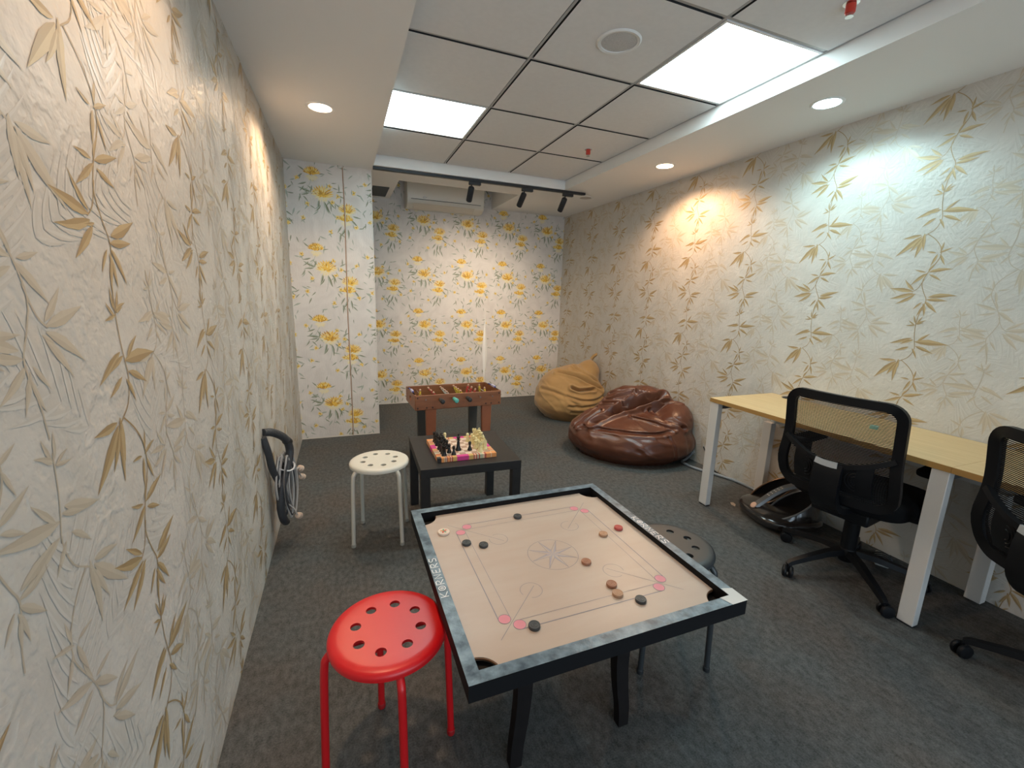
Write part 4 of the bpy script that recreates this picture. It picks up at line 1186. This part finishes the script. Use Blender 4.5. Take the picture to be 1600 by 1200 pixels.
# local: +x is the front (towards the room); two foot wells side by side along y
def super_grid(fun, nu, nv):
    m = MB(); vs = []
    for j in range(nv + 1):
        for i in range(nu):
            vs.append(fun(2 * PI * i / nu, PI * j / nv))
    m.add(vs, [(j * nu + i, j * nu + (i + 1) % nu, (j + 1) * nu + (i + 1) % nu, (j + 1) * nu + i) for j in range(nv) for i in range(nu)])
    return m
def sgn_pow(x, p): return math.copysign(abs(x) ** p, x)
def shell(u, v):
    x = 0.205 * sgn_pow(math.sin(v), 0.7) * sgn_pow(math.cos(u), 0.7)
    y = 0.215 * sgn_pow(math.sin(v), 0.7) * sgn_pow(math.sin(u), 0.7)
    z = 0.055 + 0.055 * sgn_pow(math.cos(v), 0.8)
    return (x, y, z)
super_grid(shell, 64, 32).build('body', M_MB, fm, smooth=180)
for s in (-1, 1):
    cy = s * 0.095
    # pod with a large sloping opening, dark bowl inside
    n = 36; m = MB(); tl = R_(33)
    def ring(cx, cz, a, b_, tilt):
        return [(cx - a * math.cos(t_) * math.cos(tilt), cy + b_ * math.sin(t_), cz + a * math.cos(t_) * math.sin(tilt)) for t_ in [2 * PI * i / n for i in range(n)]]
    rings = [ring(-0.015, 0.025, 0.165, 0.098, 0.0), ring(-0.015, 0.07, 0.178, 0.106, 0.15), ring(-0.01, 0.115, 0.172, 0.102, 0.33), ring(0.0, 0.15, 0.155, 0.090, tl)]
    vs = [p for r_ in rings for p in r_]
    m.add(vs, [(k * n + i, k * n + (i + 1) % n, (k + 1) * n + (i + 1) % n, (k + 1) * n + i) for k in range(3) for i in range(n)])
    hd = m.build('hood', M_MB, fm, smooth=60)
    m = MB(); rings = [ring(0.0, 0.15, 0.154, 0.089, tl), ring(0.005, 0.115, 0.125, 0.074, 0.45), ring(0.01, 0.075, 0.075, 0.045, 0.3), ring(0.01, 0.07, 0.01, 0.01, 0.2)]
    vs = [p for r_ in rings for p in r_]
    m.add(vs, [(k * n + i, (k + 1) * n + i, (k + 1) * n + (i + 1) % n, k * n + (i + 1) % n) for k in range(3) for i in range(n)] + [tuple(range(3 * n, 4 * n))])
    m.build('well_lining', mat('black_lining', (0.005, 0.005, 0.006), 0.85, spec=0.1), fm, smooth=180)
    MB().tube(ring(0.0, 0.151, 0.156, 0.091, tl), 0.0055, 8, True).build('rim', M_MR if s < 0 else M_MS, hd)
m = MB(); pth = [(0.165, 0, 0.095), (0.11, 0, 0.140), (0.05, 0, 0.185), (-0.02, 0, 0.220), (-0.10, 0, 0.240)]
m.sweep(smooth_path(pth, 6), [(-0.008, -0.024), (0.008, -0.018), (0.008, 0.018), (-0.008, 0.024)], False, (0, 0, 1)).build('console', M_MS, fm, smooth=30)
m = MB()
for i, (x, z) in enumerate(((0.085, 0.171), (0.065, 0.184), (0.045, 0.197), (0.025, 0.208), (0.005, 0.2185))):
    for yy in (-0.007, 0.007):
        m.lathe([(0.004, 0), (0.004, 0.003), (0.002, 0.004)], 10, (x, yy, z - 0.002), 0, (0.4, 0, 1))
m.build('button', mat('pale_button', (0.62, 0.58, 0.55), 0.4), fm)
m = MB(); m.lathe([(0.020, 0.0), (0.020, 0.006), (0.017, 0.008), (0.0005, 0.008)], 28, (0.170, 0.0, 0.100), 0, (0.75, 0, 0.66))
m.build('dial', mat('rose_dial', (0.62, 0.40, 0.30), 0.35), fm)
# adaptor and coiled leads on the floor by the chair
lead = empty('power_adapter', (2.66, 1.22, 0), 0.5, 'power adapter with striped coiled lead on the floor under the desk', 'power adapter')
MB().box(-0.06, 0.06, -0.03, 0.03, 0.0, 0.034).build('brick', mat('white_adapter', (0.45, 0.45, 0.42), 0.5), lead, bevel=0.006)
for k in range(3):
    pts = [(-0.03 + k * 0.025 + 0.004 * math.sin(t_), 0.041 * math.cos(t_), 0.019 + 0.024 * math.sin(t_)) for t_ in [2 * PI * i / 20 for i in range(20)]]
    MB().tube([(p[0], p[1], max(p[2], 0.004)) for p in pts], 0.004, 8, True).build('lead', M_GRIP, lead)

# ------------------------------------------------------------------ office chairs
M_CH = mat('black_chair_plastic', (0.006, 0.0065, 0.008), 0.45, spec=0.22)
M_CF = mat('black_seat_fabric', (0.008, 0.008, 0.009), 0.95, spec=0.15, bump=0.3, bump_scale=400)
M_MESH = mat('black_mesh_thread', (0.008, 0.008, 0.009), 0.9, spec=0.1)
M_BADGE = mat('silver_badge', (0.55, 0.57, 0.58), 0.35, 0.3)
def back_pt(y, z):
    """surface of the backrest: x offset for a lateral position y and a height z above the floor"""
    t = (z - 0.50) / 0.46
    lum = -0.035 * math.sin(PI * min(1, max(0, t)) ** 0.8)
    return Vector((-0.305 - 0.075 * t + lum * 0.0 - 0.10 * (y / 0.23) ** 2 * 0.0 + 0.045 * (y / 0.23) ** 2 - 0.03 * math.exp(-((z - 0.62) / 0.10) ** 2), y, z))
BASE_ROT = R_(157)
def make_chair(label):
    t = empty('office_chair', (0, 0, 0), 0, label, 'office chair', 'black mesh office chairs at the desks')
    # five-star base
    m = MB()
    m.lathe([(0.001, 0.075), (0.035, 0.075), (0.042, 0.095), (0.038, 0.135), (0.030, 0.15), (0.001, 0.15)], 24)
    for k in range(5):
        a = 2 * PI * k / 5 + BASE_ROT; A = Matrix.Rotation(a, 3, 'Z')
        pth = [A @ Vector(p) for p in ((0.02, 0, 0.125), (0.12, 0, 0.118), (0.24, 0, 0.092), (0.31, 0, 0.074), (0.325, 0, 0.064))]
        m.sweep(pth, [(-0.014, -0.022), (0.014, -0.016), (0.014, 0.016), (-0.014, 0.022)], False, (0, 0, 1), 0, [1, 0.95, 0.8, 0.68, 0.6])
    bs = m.build('base', M_CH, t, smooth=40)
    for k in range(5):
        a = 2 * PI * k / 5 + BASE_ROT; A = Matrix.Rotation(a, 4, 'Z')
        B = A @ Matrix.Translation((0.318, 0, 0)) @ Matrix.Rotation(0.9 + 0.7 * k, 4, 'Z')
        m = MB()
        for s in (-1, 1):
            m.lathe([(0.001, 0.004), (0.020, 0.004), (0.028, 0.007), (0.030, 0.014), (0.026, 0.022), (0.012, 0.025), (0.001, 0.025)], 22, (0.012, 0, 0.030), 0, (0, s, 0))
        m.box(-0.004, 0.018, -0.004, 0.004, 0.028, 0.062)
        m.lathe([(0.007, 0.05), (0.007, 0.075)], 10, (0.0, 0, 0))
        m.xform(B); m.build('caster', M_CH, t, smooth=40)
    MB().lathe([(0.034, 0.14), (0.034, 0.29), (0.024, 0.292), (0.024, 0.36)], 20).build('gas_lift', M_CH, t)
    m = MB(); m.box(-0.19, 0.15, -0.12, 0.12, 0.355, 0.415); mm_ = m.build('mechanism', M_CH, t, bevel=0.01)
    MB().tube([(0.02, -0.08, 0.415), (0.03, -0.20, 0.41), (0.035, -0.25, 0.40)], 0.006, 8).build('lever', M_CH, mm_)
    # seat cushion: soft rounded slab
    def seat(u, v):
        x = 0.02 + 0.245 * sgn_pow(math.sin(v), 0.35) * sgn_pow(math.cos(u), 0.45)
        y = 0.245 * sgn_pow(math.sin(v), 0.35) * sgn_pow(math.sin(u), 0.45)
        z = 0.456 + 0.050 * sgn_pow(math.cos(v), 0.6)
        z -= 0.03 * max(0, (x - 0.15) / 0.11) ** 2
        return (x, y, z)
    super_grid(seat, 64, 24).build('seat', M_CF, t, smooth=180)
    # arms
    for s in (-1, 1):
        m = MB()
        pth = smooth_path([(-0.02, s * 0.10, 0.422), (-0.02, s * 0.24, 0.420), (-0.02, s * 0.258, 0.445), (-0.02, s * 0.262, 0.52), (-0.015, s * 0.262, 0.645)], 6)
        m.sweep(pth, [(-0.03, -0.014), (0.03, -0.014), (0.03, 0.014), (-0.03, 0.014)], False, (1, 0, 0))
        arm = m.build('arm', M_CH, t, smooth=30)
        m = MB()
        m.prism(rrect(-0.13, 0.13, s * 0.258 - 0.042, s * 0.258 + 0.042, 0.035), 0.645, 0.672)
        m.build('arm_pad', M_CF, arm, bevel=0.008)
        MB().box(-0.052, -0.045, s * 0.262 - 0.012, s * 0.262 + 0.012, 0.585, 0.605).build('arm_button', mat('grey_button', (0.12, 0.12, 0.125), 0.5), arm)
    # backrest frame: rounded outline that follows the curved back
    hw = 0.212; zb, zt = 0.500, 0.955
    out = rrect(-hw, hw, zb, zt, 0.055, 7)
    dense = []
    for i in range(len(out)):
        a, b_ = Vector(out[i]), Vector(out[(i + 1) % len(out)])
        k = max(1, int((b_ - a).length / 0.03))
        dense += [a + (b_ - a) * j / k for j in range(k)]
    def taper(y, z):
        f = 1.0 + 0.06 * math.exp(-((z - 0.60) / 0.09) ** 2)
        return y * f, z
    pth = [back_pt(*taper(p.x, p.y)) for p in dense]
    fr = MB().sweep(pth, [(-0.012, -0.019), (0.012, -0.019), (0.014, 0.0), (0.012, 0.019), (-0.012, 0.019)], True, (1, 0, 0)).build('back_frame', M_CH, t, smooth=50)
    # sagging cross bar with its silver badge
    bar = []
    for i in range(25):
        y = -hw + 2 * hw * i / 24
        bar.append(back_pt(y, 0.735 - 0.075 * (1 - (y / hw) ** 2)) + Vector((-0.012, 0, 0)))
    MB().sweep(bar, [(-0.010, -0.010), (0.010, -0.012), (0.010, 0.012), (-0.010, 0.010)], False, (1, 0, 0)).build('cross_bar', M_CH, t, smooth=40)
    bad = [p + Vector((-0.012, 0, 0.002)) for p in bar[10:16]]
    MB().sweep(bad, [(-0.004, -0.013), (0.004, -0.013), (0.004, 0.013), (-0.004, 0.013)], False, (1, 0, 0)).build('badge', M_BADGE, t, smooth=30)
    # woven mesh: fine horizontal threads
    m = MB(); z = zb + 0.02
    while z < zt - 0.015:
        wv = hw - 0.012
        if z > zt - 0.06: wv = hw - 0.012 - (0.055 - math.sqrt(max(0, 0.055 ** 2 - (z - (zt - 0.055)) ** 2)))
        pts = [back_pt(y, z) + Vector((0.004, 0, 0)) for y in [-wv + 2 * wv * i / 8 for i in range(9)]]
        m.sweep(pts, [(-0.0006, -0.0018), (0.0006, -0.0018), (0.0006, 0.0018), (-0.0006, 0.0018)], False, (1, 0, 0))
        z += 0.0064
    m.build('mesh_back', M_MESH, t, smooth=0)
    # lumbar support below the bar, with concentric ridges
    m = MB()
    ny, nz = 16, 8
    vs = []
    for j in range(nz + 1):
        for i in range(ny + 1):
            y = -0.155 + 0.31 * i / ny; zt_ = 0.735 - 0.075 * (1 - (y / hw) ** 2) - 0.012
            z = 0.545 + (zt_ - 0.545) * j / nz
            vs.append(back_pt(y, z) + Vector((-0.004, 0, 0)))
    n0 = len(vs); vs += [p + Vector((-0.008, 0, 0)) for p in vs]
    fs = []
    for j in range(nz):
        for i in range(ny):
            a = j * (ny + 1) + i
            fs.append((a, a + ny + 1, a + ny + 2, a + 1)); fs.append((n0 + a, n0 + a + 1, n0 + a + ny + 2, n0 + a + ny + 1))
    ring = [i for i in range(ny + 1)] + [j * (ny + 1) + ny for j in range(1, nz + 1)] + [nz * (ny + 1) + i for i in range(ny - 1, -1, -1)] + [j * (ny + 1) for j in range(nz - 1, 0, -1)]
    for a, b_ in zip(ring, ring[1:] + ring[:1]): fs.append((a, b_, n0 + b_, n0 + a))
    m.add(vs, fs)
    for s in (-1, 1):
        for rr in (0.018, 0.032, 0.046):
            pts = [back_pt(s * 0.10 + rr * 0.8 * math.cos(a_), 0.615 + rr * math.sin(a_)) + Vector((-0.013, 0, 0)) for a_ in [PI * (0.5 if s > 0 else -0.5) + PI * i / 14 for i in range(15)]]
            m.tube(pts, 0.003, 6)
    m.build('lumbar_support', M_CH, t, smooth=40)
    # spine from the mechanism up to the bar
    pth = smooth_path([(-0.10, 0, 0.42), (-0.28, 0, 0.43), (-0.365, 0, 0.50), (-0.375, 0, 0.60), (-0.365, 0, 0.665)], 6)
    MB().sweep(pth, [(-0.014, -0.055), (0.014, -0.055), (0.014, 0.055), (-0.014, 0.055)], False, (1, 0, 0.3), 0, [1.0] * len(pth)).build('spine', M_CH, t, smooth=40)
    return t
c1 = make_chair('black mesh office chair at the oak desk, the one shown whole')
c1.location = (2.358, 1.230, 0); c1.rotation_euler.z = 0.15
c2 = copy_tree(c1)
c2['label'] = 'black mesh office chair cut off by the right edge of the picture'
c2.location = (2.34, 0.405, 0.0); c2.rotation_euler.z = -0.36
for ch in c2.children:
    if ch.name.startswith(('base', 'caster')): ch.rotation_euler.z = R_(-29)

# ------------------------------------------------------------------ cable bundle on the left wall
cw = empty('cable_bundle', (XL, 2.40, 0), 0, 'bundle of grey cables and black conduit hanging out of the left wall', 'cable bundle')
M_CON = mat('black_conduit', (0.035, 0.037, 0.042), 0.5, bump=0.3, bump_scale=120)
pts = smooth_path([(0.004, -0.07, 0.655), (0.04, -0.03, 0.64), (0.085, 0.03, 0.585), (0.10, 0.055, 0.51), (0.085, 0.02, 0.43), (0.06, -0.03, 0.34), (0.05, -0.04, 0.24), (0.055, -0.02, 0.16), (0.06, 0.02, 0.12)], 8)
MB().tube(pts, 0.020, 14).build('conduit', M_CON, cw)
pts = smooth_path([(0.006, -0.10, 0.64), (0.022, -0.085, 0.55), (0.03, -0.055, 0.45), (0.05, -0.01, 0.36), (0.075, 0.05, 0.28), (0.07, 0.06, 0.20)], 8)
MB().tube(pts, 0.017, 12).build('conduit', M_CON, cw)
MB().lathe([(0.012, 0), (0.022, 0.003), (0.022, 0.03), (0.012, 0.032)], 16, (0.088, 0.035, 0.575), 0, (0.3, 0.6, -0.6)).build('conduit_clip', M_GRIP, cw)
M_WIRE = mat('grey_wire', (0.38, 0.365, 0.35), 0.45)
rg = random.Random(5)
for k in range(26):
    a0 = rg.uniform(0, 2 * PI); ry = rg.uniform(0.04, 0.085); cx = rg.uniform(0.045, 0.11); cy = rg.uniform(0.0, 0.07)
    top = rg.uniform(0.46, 0.50); bot = rg.uniform(0.15, 0.24)
    pts = []
    for i in range(36):
        a = 2 * PI * i / 36
        zz = (top + bot) / 2 + (top - bot) / 2 * math.sin(a)
        pinch = 0.45 + 0.55 * math.sin(PI * min(1, max(0, (zz - bot) / (top - bot)))) ** 0.7
        pts.append((max(0.008, cx + 0.015 * math.cos(a) * pinch), cy + ry * math.cos(a) * pinch * 0.8, zz))
    MB().tube(pts, 0.0048, 8, True).build('cable_loop', M_CON if k % 4 == 3 else M_WIRE, cw)
pts = [(0.075 + 0.045 * math.cos(2 * PI * i / 20), 0.03 + 0.05 * math.sin(2 * PI * i / 20), 0.43 + 0.01 * math.sin(4 * PI * i / 20)) for i in range(20)]
MB().tube(pts, 0.004, 8, True).build('cable_tie', mat('white_tie', (0.6, 0.6, 0.6), 0.4), cw)
M_PLUG = mat('cream_connector', (0.60, 0.46, 0.36), 0.5)
for (p0, p1) in (((0.08, 0.06, 0.44), (0.13, 0.20, 0.30)), ((0.09, 0.05, 0.40), (0.13, 0.14, 0.375)), ((0.07, 0.0, 0.24), (0.12, 0.0, 0.16))):
    mid = tuple((a + b_) / 2 + (0.01 if i == 0 else 0) for i, (a, b_) in enumerate(zip(p0, p1)))
    w_ = MB().tube(smooth_path([p0, mid, p1], 6), 0.004, 8).build('lead', M_WIRE, cw)
    MB().lathe([(0.008, 0), (0.016, 0.004), (0.018, 0.022), (0.012, 0.028)], 16, p1, 0, (0.4, 0.7, -0.6)).build('connector', M_PLUG, w_)
